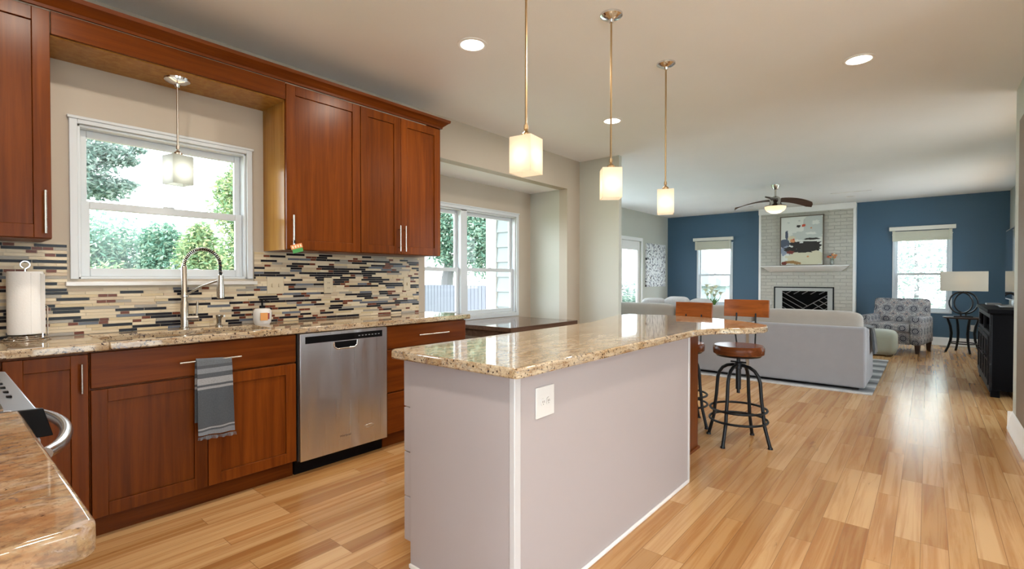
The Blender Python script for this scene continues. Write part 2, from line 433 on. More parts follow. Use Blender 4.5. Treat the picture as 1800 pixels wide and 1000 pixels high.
slab('wall_dining_right', WALL, 'x', 3.5, 3.6, -2.7, 3.5, 0, H, [(-2.2, -.6, .1, 2.4), (.9, 2.5, .1, 2.4)])  # more unseen openings, sized to set the daylight level
structure(MB().box(.66, 3.6, 3.4, 3.5, 0, H).build('wall_dining_front', WALL))
structure(MB().box(-.8, -.70, -2.8, -.70, 0, H).build('wall_dining_left', WALL))

def baseboard(name, x0, x1, y0, y1):
    m = MB().box(x0, x1, y0, y1, 0, .11)
    structure(m.build(name, WHITE, bevel=.004))
def base_profile(name, axis, fix, sgn, u0, u1):
    m = MB(); pr = [(0, 0), (.032, 0), (.032, .018), (.022, .03), (.018, .10), (.010, .125), (.006, .145), (0, .15)]
    if axis == 'x': a = [(fix + sgn * d, u0, z) for d, z in pr]; b = [(fix + sgn * d, u1, z) for d, z in pr]
    else: a = [(u0, fix + sgn * d, z) for d, z in pr]; b = [(u1, fix + sgn * d, z) for d, z in pr]
    m.hexa(a, b); structure(m.build(name, WHITE))
base_profile('baseboard_right', 'x', .54, -1, 3.4, 5.74)
base_profile('baseboard_right_end', 'y', 5.72, 1, .51, 1.08)
base_profile('baseboard_far', 'y', 12.1, -1, -1.10, 1.08)
base_profile('baseboard_far_left', 'y', 12.1, -1, -5.04, -2.88)
base_profile('baseboard_living_left', 'x', -5.04, 1, 5.6, 9.54)
base_profile('baseboard_stub', 'y', 5.53, -1, -3.5, -2.93)
base_profile('baseboard_living_right', 'x', 1.08, -1, 5.75, 12.1)

# windows: local x = width, y = outward, z = up
def window(n, loc, rz, W, Z0, Z1, units=1, casing=.05, depth=.10, rail=.5, sill=True, bottom_casing=True, mull=.10):
    r = sroot('window_%d' % n)
    h = W / 2; f = MB()
    # casing on the wall face (towards the room) and jambs in the hole
    f.box(-h - casing, -h, -.018, .0, Z0 - (casing if bottom_casing else 0), Z1 + casing).box(h, h + casing, -.018, 0, Z0 - (casing if bottom_casing else 0), Z1 + casing)
    f.box(-h, h, -.018, 0, Z1, Z1 + casing)
    f.box(-h - casing - .008, h + casing + .008, -.026, 0, Z1 + casing - .012, Z1 + casing + .004)
    if bottom_casing: f.box(-h, h, -.018, 0, Z0 - casing, Z0)
    f.box(-h, -h + .014, 0, depth, Z0, Z1).box(h - .014, h, 0, depth, Z0, Z1).box(-h, h, 0, depth, Z1 - .014, Z1).box(-h, h, 0, depth, Z0, Z0 + .014)
    uw = (W - .028 - mull * (units - 1)) / units
    for k in range(units):
        a = -h + .014 + k * (uw + mull)
        if k: f.box(a - mull, a, .0, depth, Z0, Z1)
    f.build('frame', VINYL, r, bevel=.003)
    zm = Z0 + (Z1 - Z0) * rail
    for k in range(units):
        a = -h + .014 + k * (uw + mull); b = a + uw; s = .042
        lo = MB().box(a, a + s, .035, .06, Z0 + .014, zm + .02).box(b - s, b, .035, .06, Z0 + .014, zm + .02).box(a + s, b - s, .035, .06, Z0 + .014, Z0 + .06).box(a + s, b - s, .035, .06, zm - .022, zm + .02)
        lo.box((a + b) / 2 - .03, (a + b) / 2 + .03, .04, .056, zm + .02, zm + .03)
        so = lo.build('lower_sash', VINYL, r, bevel=.003)
        MB().box(a + s, b - s, .046, .050, Z0 + .06, zm - .022).build('pane', GLASS, so)
        s = .036
        upm = MB().box(a, a + s, .065, .09, zm - .02, Z1 - .014).box(b - s, b, .065, .09, zm - .02, Z1 - .014).box(a + s, b - s, .065, .09, Z1 - .055, Z1 - .014).box(a + s, b - s, .065, .09, zm - .02, zm + .016)
        so = upm.build('upper_sash', VINYL, r, bevel=.003)
        MB().box(a + s, b - s, .076, .080, zm + .016, Z1 - .055).build('pane', GLASS, so)
    r.location = loc; r.rotation_euler = (0, 0, rz); return r
w1 = window(1, (-3.5, .96, 0), R(90), .86, 1.235, 2.07, casing=.034, depth=.12, rail=.49, bottom_casing=False)
window(2, (-4.09, 4.0, 0), R(90), 1.86, .80, 2.03, units=2, casing=.045, rail=.44, mull=.10)
window(3, (-3.885, 12.1, 0), 0, .77, .62, 2.05, casing=.03, rail=.49)
window(4, (-.095, 12.1, 0), 0, .81, .62, 2.05, casing=.03, rail=.49)
window(5, (-5.04, 7.5, 0), R(90), 3.4, .30, 2.45, units=3, casing=.05)  # unseen window added as a daylight source for the living room
window(6, (1.08, 6.475, 0), R(-90), 1.15, .30, 2.40, casing=.04)  # unseen, added for daylight from the right
window(7, (1.08, 9.9, 0), R(-90), 2.2, .90, 2.40, units=2, casing=.04)  # also unseen and added for side daylight
window(8, (.4, -2.7, 0), R(180), 1.8, .10, 2.40, units=2, casing=.05)  # this and the following dining windows: unseen, added as daylight sources
window(9, (2.4, -2.7, 0), R(180), 1.8, .10, 2.40, units=2, casing=.05)
window(10, (3.5, -1.4, 0), R(-90), 1.6, .10, 2.40, units=2, casing=.05)
window(11, (3.5, 1.7, 0), R(-90), 1.6, .10, 2.40, units=2, casing=.05)
# glazed door in the living room's left wall
d = sroot('door_1')
MB().box(-.54, -.48, -.02, .0, 0, 2.16).box(.48, .54, -.02, 0, 0, 2.16).box(-.48, .48, -.02, 0, 2.08, 2.16).build('door_frame', WHITE, d, bevel=.004)
dm = MB().box(-.48, -.36, .03, .07, .01, 2.08).box(.36, .48, .03, .07, .01, 2.08).box(-.36, .36, .03, .07, 1.88, 2.08).box(-.36, .36, .03, .07, .01, .25).build('door_leaf', WHITE, d, bevel=.004)
MB().box(-.36, .36, .048, .052, .25, 1.88).build('pane', GLASS, dm)
MB().tube([(-.42, .03, 1.0), (-.42, -.01, 1.0), (-.32, -.015, 1.0)], .009).build('door_handle', NICKEL, dm)
d.location = (-5.04, 10.1, 0); d.rotation_euler = (0, 0, R(90))
tag(MB().box(-3.515, -3.462, .475, 1.445, 1.198, 1.222).build('window_stool', plain('pale_marble', (.66, .65, .64), .15), bevel=.003), 'pale stone ledge under the kitchen window above the mosaic tile', 'window sill')

# ------------------------------------------------------------------ mosaic backsplash
TC = [(.62, .52, .37), (.52, .41, .29), (.56, .45, .28), (.33, .30, .26), (.014, .013, .018), (.13, .145, .18), (.15, .045, .025), (.68, .58, .42)]
TM = [plain('mosaic_tile_%s' % n, c, .2 if i in (4, 5, 6) else .3, 0, Specular_IOR_Level=.14 if i in (4, 5, 6) else .3) for i, (n, c) in enumerate(zip(('cream', 'beige', 'tan', 'taupe', 'black', 'slate', 'rust', 'ivory'), TC))]
GROUT = plain('grout', (.56, .49, .38), .8)
def tile_run(m, put, u0, u1, z0, z1, skip=None):
    row = .0166; k = 0; z = z0
    while z < z1 - .004:
        u = u0 - random.random() * .12; zt = min(z + row - .0022, z1)
        while u < u1:
            q = random.random()
            if q < .30: i = 4 if random.random() < .85 else 5; L = random.choice((.085, .11, .135, .135))
            elif q < .47: i = 6; L = .042
            else: i = random.choice((0, 0, 1, 2, 7, 7, 3)); L = random.choice((.07, .11, .15))
            a, b = max(u, u0), min(u + L - .0025, u1)
            if b - a > .004:
                segs = [(a, b)]
                if skip and zt > skip[2]:
                    segs = [(a, min(b, skip[0])), (max(a, skip[1]), b)]
                for p, q2 in segs:
                    if q2 - p > .003: put(m, p, q2, z, zt, i)
            u += L
        z += row
bs = thing('mosaic_backsplash', 'strip mosaic tile backsplash in cream, black and rust behind the sink counter', 'backsplash', (-3.5, 1.2, .937))
SK = (.484, 1.436, 1.197)
g = MB().box(-3.5, -3.4965, -.57, 2.85, .937, SK[2]).box(-3.5, -3.4965, -.57, SK[0], SK[2], 1.42).box(-3.5, -3.4965, SK[1], 2.85, SK[2], 1.42)
g.build('grout', GROUT, bs)
m = MB(); tile_run(m, lambda m, a, b, z, zt, i: m.box(-3.4965, -3.4935, a, b, z, zt, i), -.57, 2.85, .938, 1.42, SK)
m.build('tiles', TM, bs)
bs2 = thing('mosaic_backsplash', 'strip mosaic tile backsplash on the wall behind the range', 'backsplash', (-2.1, -.58, .937))
MB().box(-3.49, -.75, -.58, -.5765, .937, 1.42).build('grout', GROUT, bs2)
m = MB(); tile_run(m, lambda m, a, b, z, zt, i: m.box(a, b, -.5765, -.5735, z, zt, i), -3.49, -.75, .938, 1.42)
m.build('tiles', TM, bs2)

# ------------------------------------------------------------------ kitchen cabinets (face +X)
def shaker(y0, y1, z0, z1, F, st=.062):
    m = MB(); b = F - .02
    m.box(b, F, y0, y0 + st, z0, z1).box(b, F, y1 - st, y1, z0, z1).box(b, F, y0 + st, y1 - st, z1 - st, z1).box(b, F, y0 + st, y1 - st, z0, z0 + st)
    m.box(b, F - .010, y0 + st, y1 - st, z0 + st, z1 - st); return m
def bar_v(parent, x, y, z0, z1, m=NICKEL):
    MB().tube([(x + .03, y, z0), (x + .03, y, z1)], .0055).tube([(x, y, z0 + .03), (x + .03, y, z0 + .03)], .004).tube([(x, y, z1 - .03), (x + .03, y, z1 - .03)], .004).build('handle', m, parent)
def bar_h(parent, x, y0, y1, z, m=NICKEL):
    MB().tube([(x + .03, y0, z), (x + .03, y1, z)], .0055).tube([(x, y0 + .03, z), (x + .03, y0 + .03, z)], .004).tube([(x, y1 - .03, z), (x + .03, y1 - .03, z)], .004).build('handle', m, parent)
UF = -3.17; ZT = 2.50; ZB = 1.425
def upper(label, y0, y1, doors, handles):
    t = thing('wall_cabinet', label, 'cabinet', (-3.33, (y0 + y1) / 2, ZB))
    MB().box(-3.498, UF - .022, y0, y1, ZB, ZT).build('body', CHV, t, bevel=.002)
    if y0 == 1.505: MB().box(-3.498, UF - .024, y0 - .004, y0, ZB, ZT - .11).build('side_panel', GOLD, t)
    for (a, b), h in zip(doors, handles):
        dd = shaker(a + .0015, b - .0015, ZB + .004, ZT - .004, UF).build('door', CHV, t, bevel=.002)
        bar_v(dd, UF, h, 1.45, 1.65)
upper('dark cherry wall cabinet left of the kitchen window', -.18, .389, [(-.18, .389)], [.362])
upper('cherry wall cabinet with one wide door right of the window', 1.505, 2.05, [(1.505, 2.05)], [1.54])
upper('cherry wall cabinet with two narrow doors at the end of the row', 2.05, 2.822, [(2.053, 2.412), (2.412, 2.822)], [2.385, 2.437])
va = thing('cabinet_valance', 'cherry bridge panel over the kitchen window joining the wall cabinets', 'cabinet panel', (-3.33, .95, 2.385))
MB().box(UF - .02, UF, .391, 1.503, 2.392, 2.50).build('front_board', CHH, va, bevel=.002)
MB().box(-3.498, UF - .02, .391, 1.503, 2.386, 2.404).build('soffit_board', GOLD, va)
# crown moulding swept along the cabinet tops
cm = MB(); PRF = [(0, 2.502), (.012, 2.502), (.014, 2.516), (.030, 2.530), (.050, 2.548), (.060, 2.552), (.064, 2.572), (0, 2.572)]
cm.hexa([(UF + d, -.18, z) for d, z in PRF], [(UF + d, 2.822 + d, z) for d, z in PRF])
cm.hexa([(UF + d, 2.822 + d, z) for d, z in PRF], [(-3.498, 2.822 + d, z) for d, z in PRF])
cm.build('crown_moulding', CHH, va)

BF = -2.99
def base_box(t, y0, y1, toe=True):
    MB().box(-3.498, BF - .022, y0, y1, .10, .895).build('body', CHV, t)
    MB().box(-3.4, -3.048, y0, y1, 0, .10).build('toe_kick', CHH, t)
t = thing('base_cabinet', 'cherry base cabinet in the corner beside the range', 'cabinet', (-3.25, .34, 0))
base_box(t, .19, .486)
dd = shaker(.205, .484, .105, .885, BF).build('door', CHV, t, bevel=.002); bar_v(dd, BF, .457, .71, .845)
t = thing('sink_cabinet', 'wide cherry sink cabinet with two doors under the window', 'cabinet', (-3.25, .98, 0))
MB().box(-3.498, -3.40, .489, 1.476, .10, .895).box(-3.40, BF - .022, .489, .507, .10, .895).box(-3.40, BF - .022, 1.458, 1.476, .10, .895).box(-3.40, BF - .022, .507, 1.458, .10, .12).box(-3.03, BF - .022, .507, 1.458, .12, .895).build('body', CHV, t)
MB().box(-3.4, -3.048, .489, 1.476, 0, .10).build('toe_kick', CHH, t)
MB().box(BF - .02, BF, .493, 1.473, .722, .890).build('false_drawer_front', CHH, t, bevel=.003)
shaker(.493, .980, .106, .712, BF).build('door', CHV, t, bevel=.002)
shaker(.984, 1.473, .106, .712, BF).build('door', CHV, t, bevel=.002)
MB().tube([(BF + .035, .842, .80), (BF + .035, 1.142, .80)], .006).tube([(BF, .87, .80), (BF + .035, .87, .80)], .005).tube([(BF, 1.115, .80), (BF + .035, 1.115, .80)], .005).build('towel_bar', NICKEL, t)
t = thing('drawer_cabinet', 'cherry drawer cabinet right of the dishwasher', 'cabinet', (-3.25, 2.54, 0))
base_box(t, 2.146, 2.942)
for z0, z1 in ((.725, .888), (.408, .717), (.106, .400)):
    dd = MB().box(BF - .02, BF, 2.149, 2.940, z0, z1).build('drawer', CHH, t, bevel=.003)
    bar_h(dd, BF, 2.42, 2.725, (z0 + z1) / 2 if z1 > .8 else z1 - .08)
# dishwasher
t = thing('dishwasher', 'stainless steel dishwasher under the counter between cherry cabinets', 'dishwasher', (-3.2, 1.81, 0))
MB().box(-3.49, -3.0, 1.486, 2.136, .09, .893).build('body', DARK, t)
f = MB(); DX = -2.972; gx = []
pg = [(1.490, .095), (2.132, .095), (2.132, .892), (1.490, .892)]
f.hexa([(-3.0, y, z) for y, z in pg], [(DX, y, z) for y, z in pg])
do = f.build('door', STEEL, t, bevel=.002)
MB().box(DX, DX + .0015, 1.724, 1.886, .780, .822).build('handle_recess', BLACKP, do)
MB().tube([(DX + .001, 1.718, .822), (DX + .001, 1.722, .79), (DX + .001, 1.742, .775), (DX + .001, 1.868, .775), (DX + .001, 1.888, .79), (DX + .001, 1.892, .822)], .006).build('pocket_handle', CHROME, do)
pn = MB().box(DX, DX + .002, 1.524, 2.092, .828, .872).build('control_panel', BLACKP, do)
for k in range(7): MB().box(DX + .002, DX + .003, 1.90 + k * .026, 1.913 + k * .026, .846, .852).build('button', plain('button_grey', (.25, .26, .28), .4), pn)
MB().box(-3.3, -3.045, 1.486, 2.136, .0, .09).build('kick_plate', BLACKP, t)
def text(body, size, mat, loc, rot, parent, name, ext=.0004):
    cu = bpy.data.curves.new('t', 'FONT'); cu.body = body; cu.size = size; cu.extrude = ext; cu.align_x = 'CENTER'
    o = bpy.data.objects.new('t', cu); COL.objects.link(o)
    bpy.context.view_layer.update()
    me = bpy.data.meshes.new_from_object(o.evaluated_get(bpy.context.evaluated_depsgraph_get()))
    bpy.data.objects.remove(o); n = bpy.data.objects.new(name, me); COL.objects.link(n)
    me.materials.clear(); me.materials.append(mat); n.parent = parent; n.location = Vector(loc) - WL[parent.name]; n.rotation_euler = rot; return n
text('Whirlpool', .020, plain('logo_grey', (.10, .10, .11), .4), (DX + .0008, 1.80, .185), (R(90), 0, R(90)), do, 'logo')
lg = MB(); lg.tube([(DX + .002, 1.985 + .036 * math.cos(a), .215 + .011 * math.sin(a)) for a in [i * math.pi / 12 for i in range(24)]], .0022, 6, True)
lg.build('badge', CHROME, do)
# countertop with undermount sink
ct = MB(); X0, X1 = -3.497, -2.965; ZC0, ZC1 = .898, .935
hx0, hx1, hy0, hy1 = -3.36, -3.06, .56, 1.37
ct.box(X0, X1, -.57, hy0, ZC0, ZC1).box(X0, X1, hy1, 2.975, ZC0, ZC1).box(X0, hx0, hy0, hy1, ZC0, ZC1).box(hx1, X1, hy0, hy1, ZC0, ZC1)
ct.box(X1, -2.40, -.57, .14, ZC0, ZC1)
tag(ct.build('countertop', GRAN, bevel=.006, seg=3), 'speckled beige granite countertop along the window wall', 'countertop')
sk = thing('sink', 'stainless undermount sink below the kitchen window', 'sink', (-3.2, .96, .72))
s_ = MB(); a, b, c_, d_ = hx0 - .008, hx1 + .008, hy0 - .008, hy1 + .008
s_.box(a, a + .003, c_, d_, .70, .897).box(b - .003, b, c_, d_, .70, .897).box(a, b, c_, c_ + .003, .70, .897).box(a, b, d_ - .003, d_, .70, .897).box(a, b, c_, d_, .697, .70)
s_.build('basin', plain('sink_steel', (.5, .5, .51), .3, 1), sk)
MB().lathe([(0, 0), (.045, 0), (.045, .004), (0, .004)], (-3.2, .96, .70)).build('drain', CHROME, sk)
# faucet
fx, fy = -3.415, 1.0
ft = thing('faucet', 'tall brushed nickel spring faucet with pull-down sprayer behind the sink', 'faucet', (fx, fy, .935))
MB().lathe([(.028, 0), (.028, .008), (.022, .014), (.021, .16), (.0155, .17), (.0155, .375), (.012, .38), (0, .38)], (fx, fy, .935)).build('body', NICKEL, ft)
hx, hy = -3.26, 1.145
pts = [(fx, fy, 1.31)]
for i in range(1, 15):
    a = math.pi * i / 15; k = (1 - math.cos(a)) / 2
    pts.append((fx + (hx - fx) * k, fy + (hy - fy) * k, 1.31 + .105 * math.sin(a)))
pts.append((hx, hy, 1.255))
MB().tube(pts, .008, 10).build('hose', BLACKM, ft)
# spring coils around the hose
sp = MB(); P2 = []
for i in range(len(pts) - 1):
    A, B = Vector(pts[i]), Vector(pts[i + 1]); t_ = (B - A).normalized(); u = t_.cross(Vector((.7, -.7, 0))).normalized(); v = u.cross(t_)
    for k in range(14):
        an = 2 * math.pi * k / 7; P2.append(A.lerp(B, k / 14) + u * .0105 * math.cos(an) + v * .0105 * math.sin(an))
sp.tube(P2, .0022, 5).build('spring', NICKEL, ft)
MB().lathe([(.012, 0), (.021, .004), (.021, .06), (.0165, .10), (.015, .14), (.009, .145)], (hx, hy, 1.118)).build('spray_head', NICKEL, ft)
MB().tube([(fx, fy, 1.135), (fx + .07, fy + .068, 1.19), (hx, hy, 1.23)], .006).lathe([(.0225, 0), (.0225, .012)], (fx, fy, 1.128)).build('support_arm', NICKEL, ft)
MB().tube([(fx, fy, 1.0), (fx + .035, fy + .065, 1.0)], .016, 14).tube([(fx + .028, fy + .055, 1.0), (fx + .034, fy + .06, 1.10)], .006).build('lever_handle', NICKEL, ft)
sd = thing('soap_dispenser', 'short brushed nickel soap dispenser set in granite beside the faucet', 'soap dispenser', (-3.405, 1.185, .935))
MB().lathe([(.02, 0), (.02, .012), (.014, .018), (.014, .05), (.017, .054), (.017, .075), (0, .078)], (-3.405, 1.185, .935)).build('pump_body', NICKEL, sd)
MB().tube([(-3.405, 1.185, 1.0), (-3.36, 1.20, 1.005)], .007).build('spout', NICKEL, sd)
sb = thing('soap_bottle', 'white ceramic soap bottle with black pump and orange label', 'soap bottle', (-3.36, 1.43, .935))
MB().lathe([(0, 0), (.043, 0), (.052, .015), (.056, .05), (.055, .09), (.045, .104), (.02, .108), (0, .108)], (-3.36, 1.43, .935)).build('bottle', WPLAST, sb)
MB().hexa([(-3.307, 1.395, .965), (-3.303, 1.44, .965), (-3.300, 1.44, .965), (-3.304, 1.395, .965)], [(-3.307, 1.395, 1.015), (-3.303, 1.44, 1.015), (-3.300, 1.44, 1.015), (-3.304, 1.395, 1.015)]).build('label_patch', plain('label_orange', (.62, .28, .08), .5), sb)
MB().hexa([(-3.303, 1.441, .972), (-3.306, 1.452, .972), (-3.303, 1.452, .972), (-3.300, 1.441, .972)], [(-3.303, 1.441, 1.012), (-3.306, 1.452, 1.012), (-3.303, 1.452, 1.012), (-3.300, 1.441, 1.012)]).build('label_patch', plain('label_red', (.25, .03, .03), .5), sb)
MB().lathe([(.018, 0), (.018, .016), (.006, .018), (.006, .05), (.011, .052), (.011, .06), (0, .062)], (-3.36, 1.43, 1.043)).tube([(-3.36, 1.43, 1.10), (-3.32, 1.43, 1.102), (-3.312, 1.43, 1.094)], .004).build('pump', BLACKP, sb)
# paper towel holder + roll
px_, py_ = -3.39, .315
ph = thing('paper_towel_holder', 'chrome wire paper towel holder at the left end of the counter', 'paper towel holder', (px_, py_, .935))
hm = MB()
for rr in (.09, .075, .06): hm.tube([(px_ + rr * math.cos(a), py_ + rr * math.sin(a), .9395 + (.09 - rr) * .5) for a in [i * math.pi / 14 for i in range(28)]], .0032, 6, True)
for k in range(3):
    a = k * 2.1; hm.tube([(px_ + .09 * math.cos(a), py_ + .09 * math.sin(a), .941), (px_, py_, .962)], .003, 6)
hm.build('wire_base', CHROME, ph)
MB().tube([(px_, py_, .955), (px_, py_, 1.285)] + [(px_ + .0, py_ + .017 * math.sin(a), 1.29 + .017 - .017 * math.cos(a)) for a in [i * math.pi / 8 for i in range(1, 16)]], .0035, 6).build('post', CHROME, ph)
MB().tube([(px_ + .05, py_ + .055, .95), (px_ + .05, py_ + .055, 1.10), (px_ + .058, py_ + .063, 1.115), (px_ + .066, py_ + .071, 1.10), (px_ + .066, py_ + .071, .95), ], .0035, 6).build('side_arm', CHROME, ph)
rl = thing('paper_towel_roll', 'white paper towel roll standing on the wire holder', 'paper towel', (px_, py_, .968))
MB().lathe([(.019, 0), (.064, 0), (.0665, .01), (.0665, .295), (.064, .305), (.019, .305), (.019, 0)], (px_, py_, .968), 40).build('paper', PAPER, rl)
MB().sheet([[(px_ + .067 * math.cos(a), py_ + .067 * math.sin(a), z) for z in (.97, 1.12, 1.265)] for a in (.2, .5, .8)] + [[(px_ + .055, py_ + .052, z) for z in (.97, 1.12, 1.26)], [(px_ + .062, py_ + .064, z) for z in (.972, 1.12, 1.26)]], .002).build('loose_sheet', PAPER, rl)

# wall plates
def plate(label, y, z, wd, ht, kind, x=-3.4935, mat=ALMOND, toggles=2):
    t = thing('switch_plate' if kind == 's' else 'outlet_plate', label, 'switch' if kind == 's' else 'outlet', (x, y, z))
    MB().box(x, x + .006, y - wd / 2, y + wd / 2, z - ht / 2, z + ht / 2).build('plate', mat, t, bevel=.003)
    for k in range(toggles):
        yy = y + (k - (toggles - 1) / 2) * .046
        if kind == 's': MB().box(x + .006, x + .016, yy - .005, yy + .005, z - .012, z + .012).build('toggle', mat, t, bevel=.002)
        else:
            for dz in (-.02, .02):
                sck = MB().box(x + .006, x + .008, yy - .015, yy + .015, z + dz - .014, z + dz + .014).build('socket', mat, t, bevel=.004)
                MB().box(x + .008, x + .0085, yy - .008, yy - .005, z + dz - .004, z + dz + .006).box(x + .008, x + .0085, yy + .005, yy + .008, z + dz - .004, z + dz + .006).build('slot', DARK, sck)
plate('almond double switch plate on the mosaic tile beside the window', 1.576, 1.19, .116, .118, 's')
plate('almond outlet plate in the middle of the mosaic backsplash', 1.975, 1.185, .074, .118, 'o', toggles=1)
plate('almond outlet plate near the right end of the mosaic backsplash', 2.715, 1.19, .074, .118, 's', toggles=1)

# little hanging tag
hg = thing('hanging_tag', 'small orange and green card hanging under the cherry wall cabinet handle', 'card', (-3.135, 1.56, 1.41))
rm = Matrix.Rotation(R(-14), 3, 'X')
def rbox(cn, hs, rot):
    v = []
    for x in (-1, 1):
        for y in (-1, 1):
            for z in (-1, 1): v.append(Vector(cn) + rot @ Vector((x * hs[0], y * hs[1], z * hs[2])))
    m = MB(); m.hexa([v[0], v[4], v[6], v[2]], [v[1], v[5], v[7], v[3]]); return m
rm = Matrix.Rotation(R(16), 3, 'X')
rbox((-3.135, 1.553, 1.447), (.003, .038, .014), rm).build('upper_band', plain('card_orange', (.70, .25, .08), .5), hg)
rbox((-3.135, 1.561, 1.421), (.003, .034, .013), rm).build('lower_band', plain('card_green', (.05, .28, .07), .5), hg)
for k in range(4): rbox((-3.1315, 1.527 + k * .017, 1.439 + k * .005), (.0008, .005, .008), rm).build('printed_mark', plain('card_cream', (.8, .7, .5), .5), hg)
MB().tube([(-3.14, 1.54, 1.50), (-3.135, 1.54, 1.465)], .004, 6).build('cord', BLACKP, hg)

# dish towel over the towel bar
tw = MB(); rows = []
prof = [(BF + .012, .47), (BF + .015, .62), (BF + .022, .78), (BF + .030, .806), (BF + .038, .813), (BF + .047, .806), (BF + .050, .78), (BF + .053, .70), (BF + .055, .60), (BF + .056, .50), (BF + .058, .41)]
for i, (x, z) in enumerate(prof):
    row = []
    for j in range(15):
        f_ = j / 14; fl_ = (max(0, (.8 - z)) * .022) * math.sin(f_ * 11 + 1)
        row.append((x + (fl_ if i > 4 else 0) + .003 * math.sin(f_ * 6), .915 + f_ * (.172 + .03 * max(0, .81 - z)), z - .012 * f_))
    rows.append(row)
tw = MB(); tw.sheet(rows, .006)
to = thing('dish_towel', 'grey blue striped dish towel hanging from the sink cabinet bar', 'towel', (BF + .05, 1.0, .6))
tm_ = tw.build('cloth', TOWEL, to)
fr = MB()
for k in range(46):
    y = .917 + k * .0041; fr.tube([(BF + .058 + .008 * math.sin(k * .25 + 1), y, .402 - .012 * k / 45), (BF + .059 + .01 * math.sin(k * .7), y + .002 * math.sin(k), .385 - .012 * k / 45)], .0014, 4)
fr.build('fringe', fabric('fringe', (.12, .14, .16), (.25, .27, .3)), to)

# ------------------------------------------------------------------ range and peninsula at the near left
rg = thing('range', 'stainless and black glass range with bowed steel handle', 'stove', (-2.0, -.2, 0))
RX0, RX1 = -2.38, -1.62
MB().box(RX0, RX1, -.56, .13, .02, .915).build('body', BLACKP, rg, bevel=.003)
MB().box(RX0, RX1, -.56, .105, .915, .932).build('cooktop', BLACKG, rg, bevel=.002)
m = MB(); m.hexa([(RX0, .105, .865), (RX1, .105, .865), (RX1, .19, .865), (RX0, .19, .865)], [(RX0, .105, .936), (RX1, .105, .936), (RX1, .17, .925), (RX0, .17, .925)])
cp = m.build('control_panel', plain('panel_steel', (.22, .23, .26), .3, 1), rg, bevel=.003)
MB().box(RX0, RX1, .098, .112, .931, .940).build('trim_strip', CHROME, rg)
MB().hexa([(RX1, .10, .862), (RX1 + .012, .10, .862), (RX1 + .012, .195, .862), (RX1, .195, .862)], [(RX1, .10, .934), (RX1 + .012, .10, .934), (RX1 + .012, .178, .93), (RX1, .178, .93)]).build('end_cap', BLACKP, rg, bevel=.002)
for k in range(6): MB().box(RX0 + .14 + k * .08, RX0 + .16 + k * .08, .132, .142, .9295, .9335).build('touch_button', BLACKP, rg)
od = MB().box(RX0 + .01, RX1 - .01, .13, .175, .19, .855).build('oven_door', STEEL, rg, bevel=.004)
MB().box(RX0 + .12, RX1 - .12, .175, .178, .33, .70).build('door_glass', BLACKG, od)
MB().tube([(RX1 - .07 - .62 * k / 14, .19 + .075 * math.sin(math.pi * k / 14) ** .7, .80) for k in range(15)], .0155, 14).tube([(RX1 - .08, .17, .80), (RX1 - .08, .20, .80)], .012).tube([(RX0 + .08, .17, .80), (RX0 + .08, .20, .80)], .012).build('oven_handle', plain('handle_steel', (.62, .64, .67), .22, 1), od)
MB().box(RX0 + .01, RX1 - .01, .13, .17, .03, .18).build('storage_drawer', STEEL, rg, bevel=.004)
for (x, y, r_) in ((-2.18, -.07, .10), (-1.82, -.07, .08), (-2.18, -.36, .08), (-1.82, -.36, .10)):
    MB().tube([(x + r_ * math.cos(a), y + r_ * math.sin(a), .9325) for a in [i * math.pi / 16 for i in range(32)]], .0015, 4, True).build('burner_ring', plain('burner_grey', (.2, .2, .21), .3), rg)
pc = MB(); poly = [(-1.606, .137), (-.81, .137)] + [(-.81 + .022 * math.sin(a), .115 + .022 * math.cos(a)) for a in (.4, .8, 1.2)] + [(-.788, .11), (-.788, -.57), (-1.606, -.57)]
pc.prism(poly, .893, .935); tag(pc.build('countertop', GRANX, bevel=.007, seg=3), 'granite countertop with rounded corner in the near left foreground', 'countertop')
t = thing('base_cabinet', 'cherry base cabinet under the foreground granite counter', 'cabinet', (-1.2, -.2, 0))
MB().box(-1.60, -.84, -.56, .085, .10, .89).build('body', CHV, t)
MB().box(-1.60, -.84, -.5, .03, 0, .10).build('toe_kick', CHH, t)
MB().box(-1.595, -1.225, .085, .105, .105, .885).build('door', CHV, t, bevel=.002); MB().box(-1.22, -.845, .085, .105, .105, .885).build('door', CHV, t, bevel=.002)
t = thing('base_cabinet', 'cherry corner base cabinet between the range and the window wall', 'cabinet', (-2.9, -.2, 0))
MB().box(-3.495, -2.39, -.56, .105, .10, .89).build('body', CHV, t); MB().box(-3.4, -2.39, -.5, .05, 0, .10).build('toe_kick', CHH, t)

# ------------------------------------------------------------------ island
TRIMW = paint('island_trim_paint', (.56, .55, .56), .35, .02)
il = thing('kitchen_island', 'white painted kitchen island cabinet with granite overhang', 'kitchen island', (-1.42, 2.2, 0))
MB().box(-1.70, -1.115, 1.338, 3.0, .0, .897).build('body', ISLAND, il)
MB().box(-1.115, -1.108, 1.36, 2.985, .012, .897).build('long_panel', ISLAND, il)
MB().box(-1.688, -1.13, 1.330, 1.338, .012, .897).build('end_panel', ISLAND, il)
for nm, b_ in (('corner_trim', (-1.13, -1.105, 1.326, 1.362)), ('corner_trim', (-1.125, -1.105, 2.978, 3.004))):
    MB().box(*b_, 0, .897).build(nm, TRIMW, il, bevel=.003)
MB().box(-1.108, -1.098, 1.362, 2.98, 0, .018).build('shoe_moulding', WHITE, il, bevel=.003)
MB().box(-1.69, -1.13, 1.320, 1.330, 0, .018).build('shoe_moulding', WHITE, il, bevel=.003)
